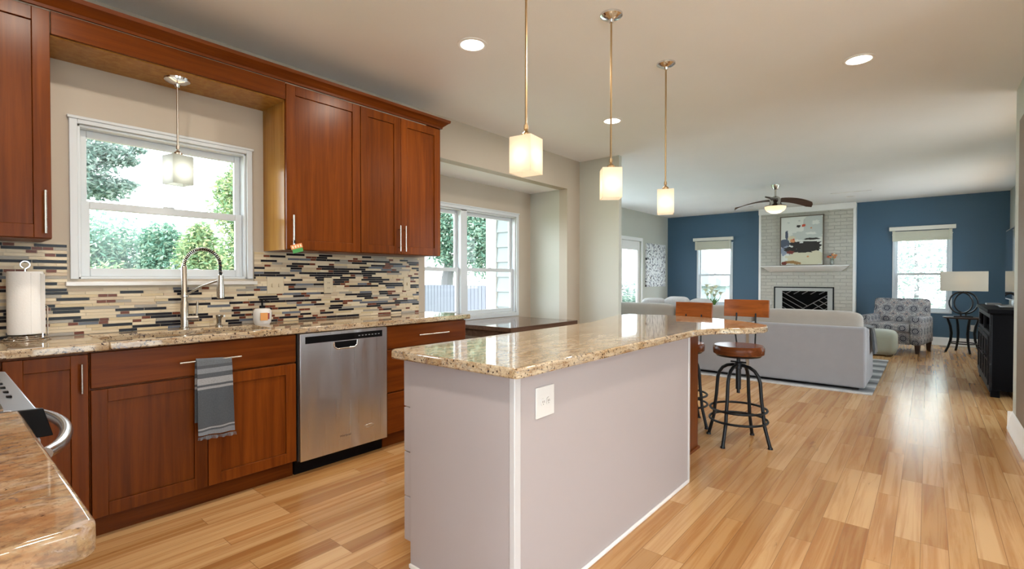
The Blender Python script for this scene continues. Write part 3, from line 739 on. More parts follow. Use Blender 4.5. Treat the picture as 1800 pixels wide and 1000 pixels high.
for (z0, z1) in ((.10, .29), (.294, .485), (.489, .68), (.684, .885)):
    for y0, y1 in ((1.34, 2.16), (2.165, 2.995)):
        dr = MB().box(-1.745, -1.70, y0, y1, z0, z1).build('drawer', ISLAND, il, bevel=.003)
        MB().tube([(-1.772, (y0 + y1) / 2 - .12, z1 - .05), (-1.772, (y0 + y1) / 2 + .12, z1 - .05)], .0055).tube([(-1.745, (y0 + y1) / 2 - .09, z1 - .05), (-1.772, (y0 + y1) / 2 - .09, z1 - .05)], .004).tube([(-1.745, (y0 + y1) / 2 + .09, z1 - .05), (-1.772, (y0 + y1) / 2 + .09, z1 - .05)], .004).build('handle', NICKEL, dr)
MB().box(-1.70, -1.275, 3.0, 3.62, .0, .897).build('bar_support', CHV, il, bevel=.003, label='cherry wood support under the bar end')
MB().box(-1.70, -1.263, 3.0, 3.632, 0, .02).build('bar_support_base', CHH, il, bevel=.003)
MB().box(-1.66, -1.40, 1.338, 2.99, -.0, .09).build('toe_kick', DARK, il)
def arc(c, r_, a0, a1, n): return [(c[0] + r_ * math.cos(R(a0 + (a1 - a0) * i / n)), c[1] + r_ * math.sin(R(a0 + (a1 - a0) * i / n))) for i in range(n + 1)]
poly = [(-1.765, 1.30), (-1.74, 1.272), (-1.075, 1.275)] + [(-1.06, 1.279), (-1.052, 1.288)] + [(-1.045, 2.60), (-1.042, 2.85), (-1.03, 2.98), (-1.0, 3.07), (-.95, 3.13), (-.88, 3.19), (-.815, 3.27), (-.775, 3.37), (-.775, 3.45), (-.80, 3.54), (-.91, 3.66), (-1.08, 3.80), (-1.27, 3.89), (-1.62, 3.97), (-1.95, 3.86), (-1.96, 3.62), (-1.80, 3.0), (-1.785, 2.6)]
ic = MB(); ic.prism(poly, .898, .935)
tag(ic.build('island_countertop', GRAN, bevel=.007, seg=3), 'long beige granite island countertop with a curved bar end', 'countertop')
# island outlet on long face
t = thing('outlet_plate', 'white double outlet plate on the island side panel', 'outlet', (-1.108, 1.52, .77))
x = -1.1075; oy, oz = 1.505, .775
MB().box(x, x + .006, oy - .058, oy + .058, oz - .058, oz + .058).build('plate', WPLAST, t, bevel=.003)
for dy in (-.017, .017):
    sc_ = MB().lathe([(0, 0), (.0145, 0), (.0145, .003), (0, .003)], (0, 0, 0)); 
    bmesh.ops.rotate(sc_.b, verts=sc_.b.verts, cent=(0, 0, 0), matrix=Matrix.Rotation(R(90), 3, 'Y'))
    bmesh.ops.translate(sc_.b, verts=sc_.b.verts, vec=(x + .006, oy + dy, oz))
    so = sc_.build('socket', WPLAST, t)
    MB().box(x + .009, x + .0095, oy + dy - .006, oy + dy - .004, oz - .002, oz + .006).box(x + .009, x + .0095, oy + dy + .003, oy + dy + .005, oz - .002, oz + .006).box(x + .009, x + .0095, oy + dy - .002, oy + dy + .001, oz - .009, oz - .006).build('slot', DARK, so)

# ------------------------------------------------------------------ pendants and recessed lights
def pendant(label, x, y, ztop, zs, hgt, rot, mats, bulb, group):
    t = thing('pendant_light', label, 'pendant lamp', (0, 0, 0), group)
    MB().lathe([(0, 0), (.066, 0), (.064, -.010), (.045, -.022), (.016, -.030), (.012, -.045), (0, -.045)], (0, 0, ztop)).build('canopy', mats[0], t)
    MB().tube([(0, 0, ztop - .04), (0, 0, zs + .055)], .0055, 8).build('rod', mats[1], t)
    MB().lathe([(0, .062), (.009, .06), (.010, .04), (.006, .035), (.010, .028), (.022, .018), (.024, .0), (.0, .0)], (0, 0, zs)).build('socket_cap', mats[1], t)
    h = .056; s = MB(); b = s.b
    vs_ = [[b.verts.new((sx * h, sy * h, z)) for sx, sy in ((-1, -1), (1, -1), (1, 1), (-1, 1))] for z in (zs - hgt, zs)]
    vi = [[b.verts.new((sx * (h - .005), sy * (h - .005), z)) for sx, sy in ((-1, -1), (1, -1), (1, 1), (-1, 1))] for z in (zs - hgt, zs - .005)]
    for k in range(4):
        j = (k + 1) % 4
        b.faces.new((vs_[0][k], vs_[0][j], vs_[1][j], vs_[1][k]))
        b.faces.new((vs_[0][k], vi[0][k], vi[0][j], vs_[0][j]))
    b.faces.new(vs_[1])
    bmesh.ops.delete(b, geom=[v for v in vi[1]], context='VERTS')
    s.build('shade', FROST if group else FROSTS, t, bevel=0)
    MB().soft((0, 0, zs - hgt * .55), (.024, .024, .034), 1.0, 10).build('bulb', bulb, t)
    t.location = (x, y, 0); t.rotation_euler = (0, 0, rot)
G = 'pendants over the island'
pendant('brass rod pendant with frosted square shade, nearest of three over the island', -1.42, 1.787, H, 1.885, .165, R(8), (BRONZE, BRONZE), BULBM, G)
pendant('brass rod pendant with frosted square shade, middle of three over the island', -1.41, 2.564, H, 1.872, .170, R(38), (CHROME, BRONZE), BULBM, G)
pendant('brass rod pendant with frosted square shade, farthest of three over the bar end', -1.43, 3.39, H, 1.865, .168, R(24), (CHROME, BRONZE), BULBM, G)
pendant('chrome pendant with pale square shade hanging over the kitchen sink', -3.32, .946, 2.386, 1.945, .165, R(12), (CHROME, NICKEL), BULBW, None)

def downlight(label, x, y, lit=True, r=.075):
    t = thing('recessed_light', label, 'ceiling light', (x, y, H), 'recessed ceiling lights')
    MB().lathe([(r, 0), (r + .022, 0), (r + .022, -.004), (r + .012, -.008), (r, -.006), (r, 0)], (x, y, H - .0005)).build('trim_ring', WHITE, t)
    MB().lathe([(0, -.001), (r, -.001), (r, -.003), (0, -.003)], (x, y, H - .0005)).build('lens', emit('lens_glow', (1, .93, .82), 6) if lit else WPLAST, t)
    if lit:
        L = bpy.data.lights.new('lamp', 'AREA'); L.shape = 'DISK'; L.size = r * 1.8; L.energy = CAN_W; L.color = CAN_COL
        o = bpy.data.objects.new('lamp', L); COL.objects.link(o); o.parent = t; o.location = (0, 0, -.006)
downlight('lit recessed ceiling light in front of the cherry wall cabinets', -2.278, 2.304)
downlight('lit recessed ceiling light at the right over the open floor', -.378, 4.188)
downlight('lit recessed ceiling light seen behind the middle island pendant rod', -2.342, 4.281)
downlight('unlit recessed ceiling light left of the ceiling fan', -2.882, 11.29, False, .06)
downlight('unlit recessed ceiling light right of the fan before the chimney', -1.11, 11.07, False, .06)
for x, y in ((-2.28, .35), (-.38, 2.3), (-.38, .35), (1.8, .4), (1.8, -1.5)):  # unseen cans added as fill light, outside the camera view
    downlight('added fill light in an unseen recessed can behind the viewer', x, y)
tag(MB().box(-1.35, -.75, 10.48, 10.54, H - .008, H - .0005).build('ceiling_strip', WHITE, bevel=.002), 'slim white strip on the living room ceiling', 'ceiling strip')  # thin white bar just under the ceiling

# ------------------------------------------------------------------ bar stools
def make_stool(label, rise):
    t = thing('bar_stool', label, 'bar stool', (0, 0, 0), 'bar stools at the island')
    zs = .664 + rise
    MB().lathe([(0, 0), (.165, 0), (.178, .008), (.18, .03), (.18, .055), (.17, .07), (0, .068)], (0, 0, zs), 36).build('seat', SEATW, t)
    MB().lathe([(0, -.012), (.155, -.012), (.165, 0), (0, 0)], (0, 0, zs), 36).build('seat_plate', BLACKM, t)
    MB().lathe([(0, .37), (.012, .37), (.012, .40), (.019, .40), (.019, .55), (.026, .555), (.026, .60), (.014, .605), (.014, zs - .01), (0, zs - .01)], (0, 0, 0), 16).build('screw_post', BLACKM, t)
    MB().tube([(-.055, 0, .605), (.055, 0, .605)], .006, 8).build('lock_bar', BLACKM, t)
    for k in range(4):
        a = R(-12 + 90 * k); p = []
        for r_, z in ((.235, .008), (.192, .165), (.184, .25), (.172, .34), (.166, .42), (.162, .47), (.148, .515), (.122, .55), (.085, .572), (.045, .58), (.02, .58)):
            p.append((r_ * math.cos(a), r_ * math.sin(a), z))
        lg_ = MB().tube(p, .0125, 10).build('leg', BLACKM, t)
        MB().lathe([(0, 0), (.018, 0), (.016, .014), (0, .014)], (.236 * math.cos(a), .236 * math.sin(a), 0), 12).build('foot', BLACKM, lg_)
    for r_, z in ((.198, .253), (.202, .172)):
        MB().tube([(r_ * math.cos(i * math.pi / 20), r_ * math.sin(i * math.pi / 20), z) for i in range(40)], .009, 8, True).build('foot_ring', BLACKM, t)
    zb = zs + .27
    br = []
    for j in range(9):
        x_ = -.165 + .33 * j / 8; y_ = .20 - .02 * (1 - (x_ / .165) ** 2) * -1
        br.append([(x_, y_ + .02, zb), (x_, y_ + .026, zb + .067), (x_, y_ + .032, zb + .135)])
    MB().sheet(br, .02).build('backrest', STOOLW, t, bevel=.003)
    for sx in (-1, 1):
        MB().tube([(sx * .07, .03, zs - .016), (sx * .07, .17, zs - .016), (sx * .07, .215, zs), (sx * .068, .222, zs + .06), (sx * .075, .205, zs + .15), (sx * .07, .226, zs + .27), (sx * .07, .226, zs + .30)], .006, 8).build('back_rod', BLACKM, t)
    return t
s1 = make_stool('wood and black metal bar stool fully visible at the bar tip', 0); s1.location = (-1.095, 3.97, 0); s1.rotation_euler = (0, 0, R(2))
s2 = make_stool('wood and black metal bar stool mostly hidden behind the island', -.045); s2.location = (-1.61, 4.19, 0); s2.rotation_euler = (0, 0, R(-3))

# ------------------------------------------------------------------ breakfast table in the bay
nt = thing('breakfast_table', 'dark wood breakfast table below the bay window', 'table', (-3.5, 4.3, 0))
MB().box(-3.98, -3.06, 3.62, 4.80, .715, .76).build('tabletop', TABLEW, nt, bevel=.004)
MB().box(-3.94, -3.10, 3.64, 3.66, .64, .715).box(-3.94, -3.10, 4.76, 4.78, .64, .715).box(-3.10, -3.08, 3.64, 4.78, .64, .715).box(-3.96, -3.94, 3.64, 4.78, .64, .715).build('apron', TABLEW, nt)
for x in (-3.92, -3.12):
    for y in (3.68, 4.74): MB().box(x - .035, x + .035, y - .035, y + .035, 0, .715).build('leg', TABLEW, nt, bevel=.004)

# ------------------------------------------------------------------ living room: fireplace wall
fp = thing('fireplace', 'white painted brick fireplace breast between blue walls', 'fireplace', (-1.98, 11.95, 0))
FY = 11.90
m = MB()
for b_ in ((-2.84, -2.42, 0, H - .01), (-1.55, -1.13, 0, H - .01), (-2.42, -1.55, .975, H - .01), (-2.42, -1.55, 0, .25)): m.box(b_[0], b_[1], FY, 12.095, b_[2], b_[3])
m.box(-2.42, -1.55, 12.06, 12.095, .25, .975); m.build('brick_breast', BRICK, fp)
MB().box(-2.87, -2.825, FY - .012, 12.095, 0, H - .01).build('corner_trim', WHITE, fp, bevel=.003)
MB().box(-1.145, -1.10, FY - .012, 12.095, 0, H - .01).build('corner_trim', WHITE, fp, bevel=.003)
MB().box(-2.875, -1.095, FY - .02, FY - .001, 2.63, H - .005).build('frieze_board', WHITE, fp, bevel=.003)
mm = MB(); a = [(-2.78, FY, 1.485), (-1.20, FY, 1.485), (-1.20, FY - .19, 1.485), (-2.78, FY - .19, 1.485)]; b_ = [(-2.64, FY, 1.375), (-1.34, FY, 1.375), (-1.34, FY - .05, 1.375), (-2.64, FY - .05, 1.375)]
mm.hexa(b_, a); mm.box(-2.79, -1.19, FY - .2, FY - .0, 1.485, 1.505); mm.build('mantel_shelf', WHITE, fp, bevel=.004)
MB().box(-2.56, -2.535, FY - .012, FY, .1, 1.06).box(-1.48, -1.455, FY - .012, FY, .1, 1.06).box(-2.535, -1.48, FY - .012, FY, 1.035, 1.06).build('surround_edge', BLACKM, fp)
MB().box(-2.535, -2.40, FY - .006, FY, .1, 1.035).box(-1.57, -1.48, FY - .006, FY, .1, 1.035).box(-2.40, -1.57, FY - .006, FY, .97, 1.035).build('surround_tile', plain('grey_tile', (.42, .43, .42), .4), fp)
MB().box(-2.42, -1.55, FY + .03, FY + .04, .25, .975).build('firebox_screen', plain('black_mesh', (.003, .003, .003), .8, 0, Specular_IOR_Level=.05), fp)
bars = MB(); import itertools
def clipseg(p, q, x0, x1, z0, z1):
    t0, t1 = 0, 1; dx, dz = q[0] - p[0], q[1] - p[1]
    for pp, qq in ((-dx, p[0] - x0), (dx, x1 - p[0]), (-dz, p[1] - z0), (dz, z1 - p[1])):
        if abs(pp) < 1e-9:
            if qq < 0: return None
        else:
            r_ = qq / pp
            if pp < 0: t0 = max(t0, r_)
            else: t1 = min(t1, r_)
    return ((p[0] + dx * t0, p[1] + dz * t0), (p[0] + dx * t1, p[1] + dz * t1)) if t0 < t1 else None
bx0, bx1, bz0, bz1 = -2.41, -1.56, .26, .965; segs = []
segs.append(((-2.41, .95), (-1.93, .66))); 
for k in range(1, 7): segs.append(((-2.41, .95 - k * .105), (-1.98 + .0, .69 - k * .105)))
for k in range(0, 6): segs.append(((-2.28 + k * .14, 1.03 + .02 - .0), (-2.28 + k * .14 - .5, .75)) if False else ((-2.34 + k * .155, .905 - k * .0), (-2.34 + k * .155 + .5, 1.2)))
segs.append(((-2.2, .48), (-1.45, .97)))
for k in range(1, 5): segs.append(((-1.93 + k * .10, .66 + k * .062), (-1.93 + k * .10 + .6, .66 + k * .062 - .40)))
for k in range(1, 4): segs.append(((-2.05 + k * .02, .58 - k * .12), (-1.4, 1.0 - k * .13)))
for p, q in segs:
    s_ = clipseg(p, q, bx0, bx1, bz0, bz1)
    if s_: bars.tube([(s_[0][0], FY + .025, s_[0][1]), (s_[1][0], FY + .025, s_[1][1])], .007, 5)
bars.build('screen_bars', plain('screen_grey', (.22, .22, .23), .5, .3), fp)
# painting leaning on the mantel
pa = thing('painting', 'abstract painting in cream, black and navy standing on the mantel', 'painting', (-2.03, FY - .05, 1.505))
AX0, AX1, AZ0, AZ1 = -2.44, -1.635, 1.506, 2.555
MB().box(AX0, AX1, FY - .055, FY - .02, AZ0, AZ0 + .02).box(AX0, AX1, FY - .055, FY - .02, AZ1 - .02, AZ1).box(AX0, AX0 + .02, FY - .055, FY - .02, AZ0, AZ1).box(AX1 - .02, AX1, FY - .055, FY - .02, AZ0, AZ1).build('frame', plain('bronze_frame', (.16, .13, .10), .4, .3), pa)
PM = [plain('paint_' + n, c, .55) for n, c in (('ivory', (.72, .74, .70)), ('black', (.02, .017, .016)), ('navy', (.07, .09, .14)), ('cream', (.66, .62, .46)), ('grey', (.52, .56, .54)), ('red', (.55, .08, .04)), ('orange', (.65, .28, .12)), ('ochre', (.33, .18, .06)), ('blue', (.28, .33, .45)), ('maroon', (.18, .03, .02)))]
cv = MB(); cv.box(AX0 + .018, AX1 - .018, FY - .045, FY - .022, AZ0 + .018, AZ1 - .018, 0)
rn = random.Random(5); lay = [0]
def dab(cx, cz, rx, rz_, mi, jag=.42, n=38):
    lay[0] += 1; y = FY - .0455 - lay[0] * .00015; pts = []
    for k in range(n):
        a = 2 * math.pi * k / n; q = 1 - jag * rn.random()
        x_ = AX0 + min(.975, max(.025, cx + rx * q * math.copysign(abs(math.cos(a)) ** .7, math.cos(a)))) * (AX1 - AX0)
        z_ = AZ0 + min(.98, max(.02, cz + rz_ * q * math.copysign(abs(math.sin(a)) ** .7, math.sin(a)))) * (AZ1 - AZ0)
        pts.append((x_, z_))
    v = [cv.b.verts.new((x_, y, z_)) for x_, z_ in pts]; c = cv.b.verts.new((AX0 + cx * (AX1 - AX0), y, AZ0 + cz * (AZ1 - AZ0)))
    for k in range(n): cv.b.faces.new((v[k], v[(k + 1) % n], c)).material_index = mi
dab(.78, .78, .25, .24, 4, .1); dab(.62, .60, .40, .10, 4, .3); dab(.6, .16, .42, .18, 3, .15); dab(.3, .18, .2, .1, 3)
dab(.11, .45, .12, .09, 2, .1); dab(.16, .62, .04, .11, 2); dab(.14, .30, .16, .12, 8); dab(.25, .33, .2, .06, 1); dab(.62, .40, .40, .10, 1, .3); dab(.75, .53, .2, .025, 1); dab(.33, .44, .13, .05, 1)
dab(.85, .34, .07, .06, 1); dab(.55, .30, .30, .05, 1); dab(.25, .27, .10, .04, 9); dab(.28, .55, .10, .06, 3); dab(.30, .50, .07, .04, 6); dab(.32, .53, .03, .02, 5)
dab(.55, .80, .05, .035, 5); dab(.43, .79, .06, .03, 1); dab(.72, .745, .025, .015, 6); dab(.2, .87, .04, .015, 4); dab(.45, .90, .03, .02, 4); dab(.25, .07, .2, .035, 7); dab(.42, .05, .1, .03, 7); dab(.1, .05, .08, .04, 9)
dab(.65, .18, .03, .02, 6); dab(.82, .85, .10, .05, 0); dab(.18, .22, .05, .03, 0); dab(.72, .64, .14, .03, 0); dab(.5, .46, .06, .015, 0)
cv.build('canvas', PM, pa)
# flowers in a glass on the mantel
fv = thing('bud_vase', 'small glass vase with orange and purple flowers on the mantel', 'vase', (-1.49, FY - .09, 1.505))
MB().lathe([(0, 0), (.028, 0), (.034, .04), (.026, .10), (.030, .12), (.026, .12), (.022, .1), (.03, .04), (.02, .008), (0, .008)], (-1.49, FY - .09, 1.505), 16).build('glass', plain('pale_glass', (.5, .52, .5), .08, 0, Transmission_Weight=.7), fv)
for k in range(8):
    a = k * 2.4; r_ = .02 + .05 * ((k * 37) % 10) / 10; x, y, z = -1.47 + r_ * math.cos(a) * 1.3, FY - .09 + r_ * math.sin(a) * .5, 1.66 + .08 * ((k * 53) % 10) / 10
    MB().tube([(-1.49, FY - .09, 1.52), (x, y, z)], .002, 4).build('stem', GREEN, fv)
    MB().soft((x, y, z), (.026, .02, .022), .8, 6).build('bloom', PM[(6, 2, 6, 3, 5, 6, 9, 6)[k]], fv)

# blinds on far windows
def blind(label, x0, x1, z0, z1):
    t = thing('window_blind', label, 'blind', ((x0 + x1) / 2, 12.0, z0))
    MB().box(x0, x1, 12.005, 12.08, z1 - .075, z1).build('valance', plain('valance_white', (.72, .71, .66), .45), t, bevel=.004)
    m = MB(); n = int((z1 - .08 - z0) / .0155)
    for k in range(n): m.box(x0 + .05, x1 - .05, 12.02, 12.07, z0 + k * .0155 + .003, z0 + k * .0155 + .0165)
    m.build('slats', BLIND, t); MB().box(x0 + .05, x1 - .05, 12.02, 12.07, z0 - .012, z0 + .002).build('bottom_rail', BLIND, t, bevel=.003)
    MB().box(x0 + .05, x0 + .095, 12.014, 12.018, z0, z1 - .08).build('ladder_tape', BLIND, t)
    MB().box(x1 - .095, x1 - .05, 12.014, 12.018, z0, z1 - .08).build('ladder_tape', BLIND, t)
    MB().tube([(x1 - .06, 12.01, z1 - .08), (x1 - .075, 12.01, z1 - .5)], .004, 5).build('cord', WPLAST, t)
blind('raised cream blind on the window left of the fireplace', -4.37, -3.45, 1.93, 2.205)
blind('raised cream blind on the window behind the patterned armchair', -.58, .385, 1.96, 2.222)
t = thing('wall_art', 'black and white pebble pattern panel hanging on the left living room wall', 'wall art', (-5.02, 11.33, 1.55))
MB().box(-5.038, -5.0, 10.80, 11.87, 1.04, 2.06).build('panel', MOSAIC, t, bevel=.003)
def plate_y(label, x, y, z):
    t = thing('outlet_plate', label, 'outlet', (x, y, z))
    MB().box(x - .036, x + .036, y - .006, y, z - .058, z + .058).build('plate', WPLAST, t, bevel=.002)
    for dz in (-.02, .02): MB().box(x - .015, x + .015, y - .008, y - .006, z + dz - .013, z + dz + .013).build('socket', WPLAST, t)
plate_y('white outlet plate low on the blue wall behind the side table', .63, 12.099, .34)

# ------------------------------------------------------------------ ceiling fan
fn = thing('ceiling_fan', 'three blade nickel ceiling fan with a lit glass bowl', 'ceiling fan', (0, 0, 0))
MB().lathe([(0, 0), (.065, 0), (.06, -.03), (.035, -.075), (.012, -.08), (0, -.08)], (0, 0, H)).build('canopy', NICKEL, fn)
MB().tube([(0, 0, H - .07), (0, 0, 2.54)], .014, 10).build('downrod', NICKEL, fn)
MB().lathe([(0, .17), (.03, .17), (.06, .15), (.085, .12), (.085, .05), (.10, .03), (.15, .015), (.165, 0), (0, 0)], (0, 0, 2.405)).build('motor', NICKEL, fn)
MB().lathe([(.158, 0), (.150, -.035), (.125, -.07), (.07, -.10), (0, -.112)], (0, 0, 2.405)).build('light_bowl', BOWL, fn)
MB().soft((0, 0, 2.365), (.05, .05, .025), 1, 8).build('bulb', emit('fan_bulb', (1, .78, .52), 22), fn)
base_a = 40.1
for sa in (5, 125, 232):
    a = R(base_a + sa); g_ = []
    for k in range(11):
        f_ = k / 10; rr = .07 + .60 * f_; wdt = .055 + .03 * math.sin(f_ * 2.6) if k < 10 else .012; dr = -.02 - .12 * f_ ** 2 + .045 * f_; bend = .05 * f_ * f_
        row = []
        for q in (-1, 0, 1):
            lx, ly = rr, q * wdt + bend
            row.append((lx * math.cos(a) - ly * math.sin(a), lx * math.sin(a) + ly * math.cos(a), 2.535 + dr - q * .024))
        g_.append(row)
    MB().sheet(g_, .008).build('blade', wood('fan_blade_wood', (.05, .03, .025), (.12, .07, .055), 0, .35), fn)
fn.location = (-1.91, 8.93, 0)

# ------------------------------------------------------------------ sofa group
sf = thing('sectional_sofa', 'large pale grey sectional sofa seen from behind', 'sofa', (-2.3, 7.0, 0))
SX0, SX1 = -4.3, -.51
MB().box(SX0, -1.722, 6.54, 6.74, .04, .70).build('back_section', SOFA, sf, bevel=.02, seg=3)
MB().box(-1.688, SX1, 6.54, 6.74, .04, .70).build('back_section', SOFA, sf, bevel=.02, seg=3)
MB().box(-1.722, -1.688, 6.56, 6.74, .05, .68).build('seam_panel', plain('sofa_seam', (.26, .21, .16), .9), sf)
MB().box(SX1 - .17, SX1, 6.74, 7.52, .04, .66).build('arm', SOFA, sf, bevel=.02, seg=3)
MB().box(SX0, SX1 - .17, 6.74, 7.50, .06, .30).build('seat_base', SOFA, sf, bevel=.01)
for x0, x1 in ((-1.70, -.70), (-2.70, -1.71), (-3.5, -2.71)):
    MB().soft(((x0 + x1) / 2, 7.15, .40), ((x1 - x0) / 2, .37, .11), .25, 14).build('seat_cushion', SOFA, sf)
for x0, x1 in ((-1.66, -.55), (-2.68, -1.68), (-3.75, -2.70)):
    MB().soft(((x0 + x1) / 2, 6.80, .66), ((x1 - x0) / 2, .13, .205 if x0 > -2 else .22), .32, 16).build('back_cushion', CUSH, sf)
# chaise wing along the left wall
MB().box(-4.95, -4.32, 6.54, 9.4, .06, .30).build('chaise_base', SOFA, sf, bevel=.01)
MB().box(-5.0, -4.8, 6.54, 9.4, .06, .72).build('chaise_back', SOFA, sf, bevel=.02)
MB().soft((-4.5, 8.2, .40), (.34, 1.1, .11), .25, 14).build('chaise_cushion', SOFA, sf)
MB().box(-4.8, -4.32, 9.22, 9.4, .3, .62).build('chaise_arm', SOFA, sf, bevel=.02)
for x, y in ((-.6, 6.62), (-.6, 7.42), (-4.2, 6.62), (-1.9, 6.62)): MB().box(x - .03, x + .03, y - .03, y + .03, .012, .06).build('foot', DARK, sf)
def pillow(label, x, y, z, rx, rz, s=.23):
    rot = Matrix.Rotation(rz, 3, 'Z') @ Matrix.Rotation(rx, 3, 'X')
    tag(MB().soft((x, y, z), (s, .085, s), .42, 16, rot=rot).build('throw_pillow', PILLOW), label, 'pillow', 'throw pillows on the sofa')
pillow('grey throw pillow on the sofa below the pebble wall panel', -3.22, 7.22, .745, R(14), R(25), .19)
pillow('grey throw pillow leaning on the sofa in the middle of three', -2.86, 7.26, .765, R(16), R(-12), .20)
pillow('grey throw pillow nearest the white lilies', -2.50, 7.24, .755, R(14), R(-28), .19)
tb = thing('throw_blanket', 'dark charcoal throw draped over the right sofa arm', 'blanket', (-.5, 7.2, .5)); rows = []
for i, (x, z) in enumerate([(-.70, .66), (-.66, .674), (-.58, .674), (-.53, .674), (-.50, .66), (-.488, .60), (-.478, .50), (-.470, .42), (-.466, .36)]):
    rows.append([(x + .012 * math.sin(j * 1.9 + i * .4) * (i > 3), 6.98 + j * .045 + .025 * max(0, i - 3) * .5, z + .003 * math.sin(j * 2)) for j in range(9)])
MB().sheet(rows, .012).build('cloth', THROW, tb)
tag(MB().box(-4.25, -.44, 6.42, 9.3, .001, .012).build('area_rug', RUG), 'grey and black streaked area rug under the sofa', 'rug')
cf = thing('coffee_table', 'low dark coffee table in front of the sofa', 'coffee table', (-2.6, 8.35, 0))
MB().box(-3.1, -2.0, 8.05, 8.65, .40, .44).build('tabletop', DARKW, cf, bevel=.004)
for x in (-3.05, -2.05):
    for y in (8.1, 8.6): MB().box(x - .03, x + .03, y - .03, y + .03, .012, .40).build('leg', DARKW, cf)
lv = thing('lily_vase', 'clear vase of white lilies beyond the sofa', 'flowers', (-2.70, 8.3, .44))
MB().lathe([(0, 0), (.05, 0), (.055, .1), (.045, .26), (.05, .28), (.044, .28), (.04, .25), (.05, .1), (.044, .01), (0, .01)], (-2.70, 8.3, .44)).build('vase', plain('vase_glass', (.8, .85, .82), .05, 0, Transmission_Weight=.8), lv)
PET = plain('lily_petal', (.80, .80, .62), .5)
for k in range(11):
    a = k * 2.399; r_ = .03 + .012 * k; x, y, z = -2.70 + r_ * math.cos(a), 8.3 + r_ * math.sin(a), .93 + .17 * ((k * 47) % 11) / 11
    st = MB().tube([(-2.70, 8.3, .46), (-2.70 + .4 * (x + 2.70), 8.3 + .4 * (y - 8.3), .75), (x, y, z)], .003, 5).build('stem', GREEN, lv)
    fm = MB()
    for q in range(6):
        b_ = q * math.pi / 3; dx, dy = math.cos(b_), math.sin(b_)
        fm.sheet([[(x - dy * .004, y + dx * .004, z), (x + dy * .004, y - dx * .004, z)], [(x + dx * .03 - dy * .014, y + dy * .03 + dx * .014, z + .05), (x + dx * .03 + dy * .014, y + dy * .03 - dx * .014, z + .05)], [(x + dx * .075 - dy * .002, y + dy * .075 + dx * .002, z + .06), (x + dx * .075 + dy * .002, y + dy * .075 - dx * .002, z + .06)]], .003)
    fm.build('bloom', PET, lv)
for k in range(8):
    a = k * .8; MB().sheet([[(-2.70, 8.3, .72), (-2.695, 8.305, .72)], [(-2.70 + .07 * math.cos(a) - .02 * math.sin(a), 8.3 + .07 * math.sin(a) + .02 * math.cos(a), .86), (-2.70 + .07 * math.cos(a) + .02 * math.sin(a), 8.3 + .07 * math.sin(a) - .02 * math.cos(a), .86)], [(-2.70 + .14 * math.cos(a), 8.3 + .14 * math.sin(a), .92), (-2.70 + .142 * math.cos(a), 8.3 + .14 * math.sin(a), .921)]], .002).build('leaf', GREEN, lv)

# armchair (local coords, faces -Y)
ac = thing('armchair', 'patterned medallion armchair below the right window', 'armchair')
MB().box(-.44, -.28, -.44, .36, .14, .60).build('arm', MEDAL, ac, bevel=.045, seg=4)
MB().box(.28, .44, -.44, .36, .14, .60).build('arm', MEDAL, ac, bevel=.045, seg=4)
MB().box(-.28, .28, -.40, .34, .14, .34).build('seat_base', MEDAL, ac, bevel=.01)
MB().box(-.278, .278, -.46, .20, .34, .48).build('seat_cushion', MEDAL, ac, bevel=.04, seg=4)
bk = MB(); bk.hexa([(-.40, .16, .34), (.40, .16, .34), (.40, .40, .14), (-.40, .40, .14)], [(-.39, .30, .89), (.39, .30, .89), (.39, .47, .87), (-.39, .47, .87)])
bk.build('backrest', MEDAL, ac, bevel=.05, seg=4)
for x in (-.38, .38):
    for y in (-.38, .36): MB().hexa([(x - .025, y - .025, 0), (x + .025, y - .025, 0), (x + .025, y + .025, 0), (x - .025, y + .025, 0)], [(x - .035, y - .035, .14), (x + .035, y - .035, .14), (x + .035, y + .035, .14), (x - .035, y + .035, .14)]).build('leg', DARKW, ac)
ac.location = (-.42, 10.88, 0); ac.rotation_euler = (0, 0, R(-11))
ot = thing('ottoman', 'round sage green ottoman between the sofa and armchair', 'ottoman', (-.66, 10.06, 0))
MB().soft((-.66, 10.06, .205), (.30, .30, .20), .42, 20).build('cushion', SAGE, ot)
MB().tube([(-.66 + .299 * math.cos(i * math.pi / 24), 10.06 + .299 * math.sin(i * math.pi / 24), .31) for i in range(48)], .008, 6, True).build('piping', SAGE, ot)
# side table and lamp
cx, cy = .455, 11.15
st = thing('side_table', 'round black side table with curved legs by the blue wall', 'side table', (cx, cy, 0))
MB().lathe([(0, 0), (.25, 0), (.26, .01), (.26, .022), (0, .022)], (cx, cy, .57), 36).build('tabletop', DARKW, st)
for k in range(4):
    a = R(20 + 90 * k); p = [(cx + r_ * math.cos(a), cy + r_ * math.sin(a), z) for r_, z in ((.235, 0), (.20, .08), (.165, .2), (.155, .32), (.17, .44), (.21, .57))]
    MB().tube(p, [.017, .016, .018, .02, .018, .016], 8).build('leg', BLACKM, st)
MB().tube([(cx + .175 * math.cos(i * math.pi / 16), cy + .175 * math.sin(i * math.pi / 16), .155) for i in range(32)], .010, 6, True).build('stretcher', BLACKM, st)
lp = thing('table_lamp', 'table lamp with oval ring base and wide linen shade', 'lamp', (cx, cy, .592))
MB().box(cx - .12, cx + .12, cy - .06, cy + .06, .592, .612).build('base', BLACKM, lp, bevel=.004)
rm_ = MB()
for dx, dy in ((-.03, -.03), (.035, .03)):
    rm_.tube([(cx + dx + .145 * math.cos(i * math.pi / 18), cy + dy, .83 + .175 * math.sin(i * math.pi / 18)) for i in range(36)], .012, 8, True)
    rm_.tube([(cx + dx, cy + dy, .61), (cx + dx, cy + dy, .66)], .012, 8)
rm_.build('ring', BLACKM, lp)
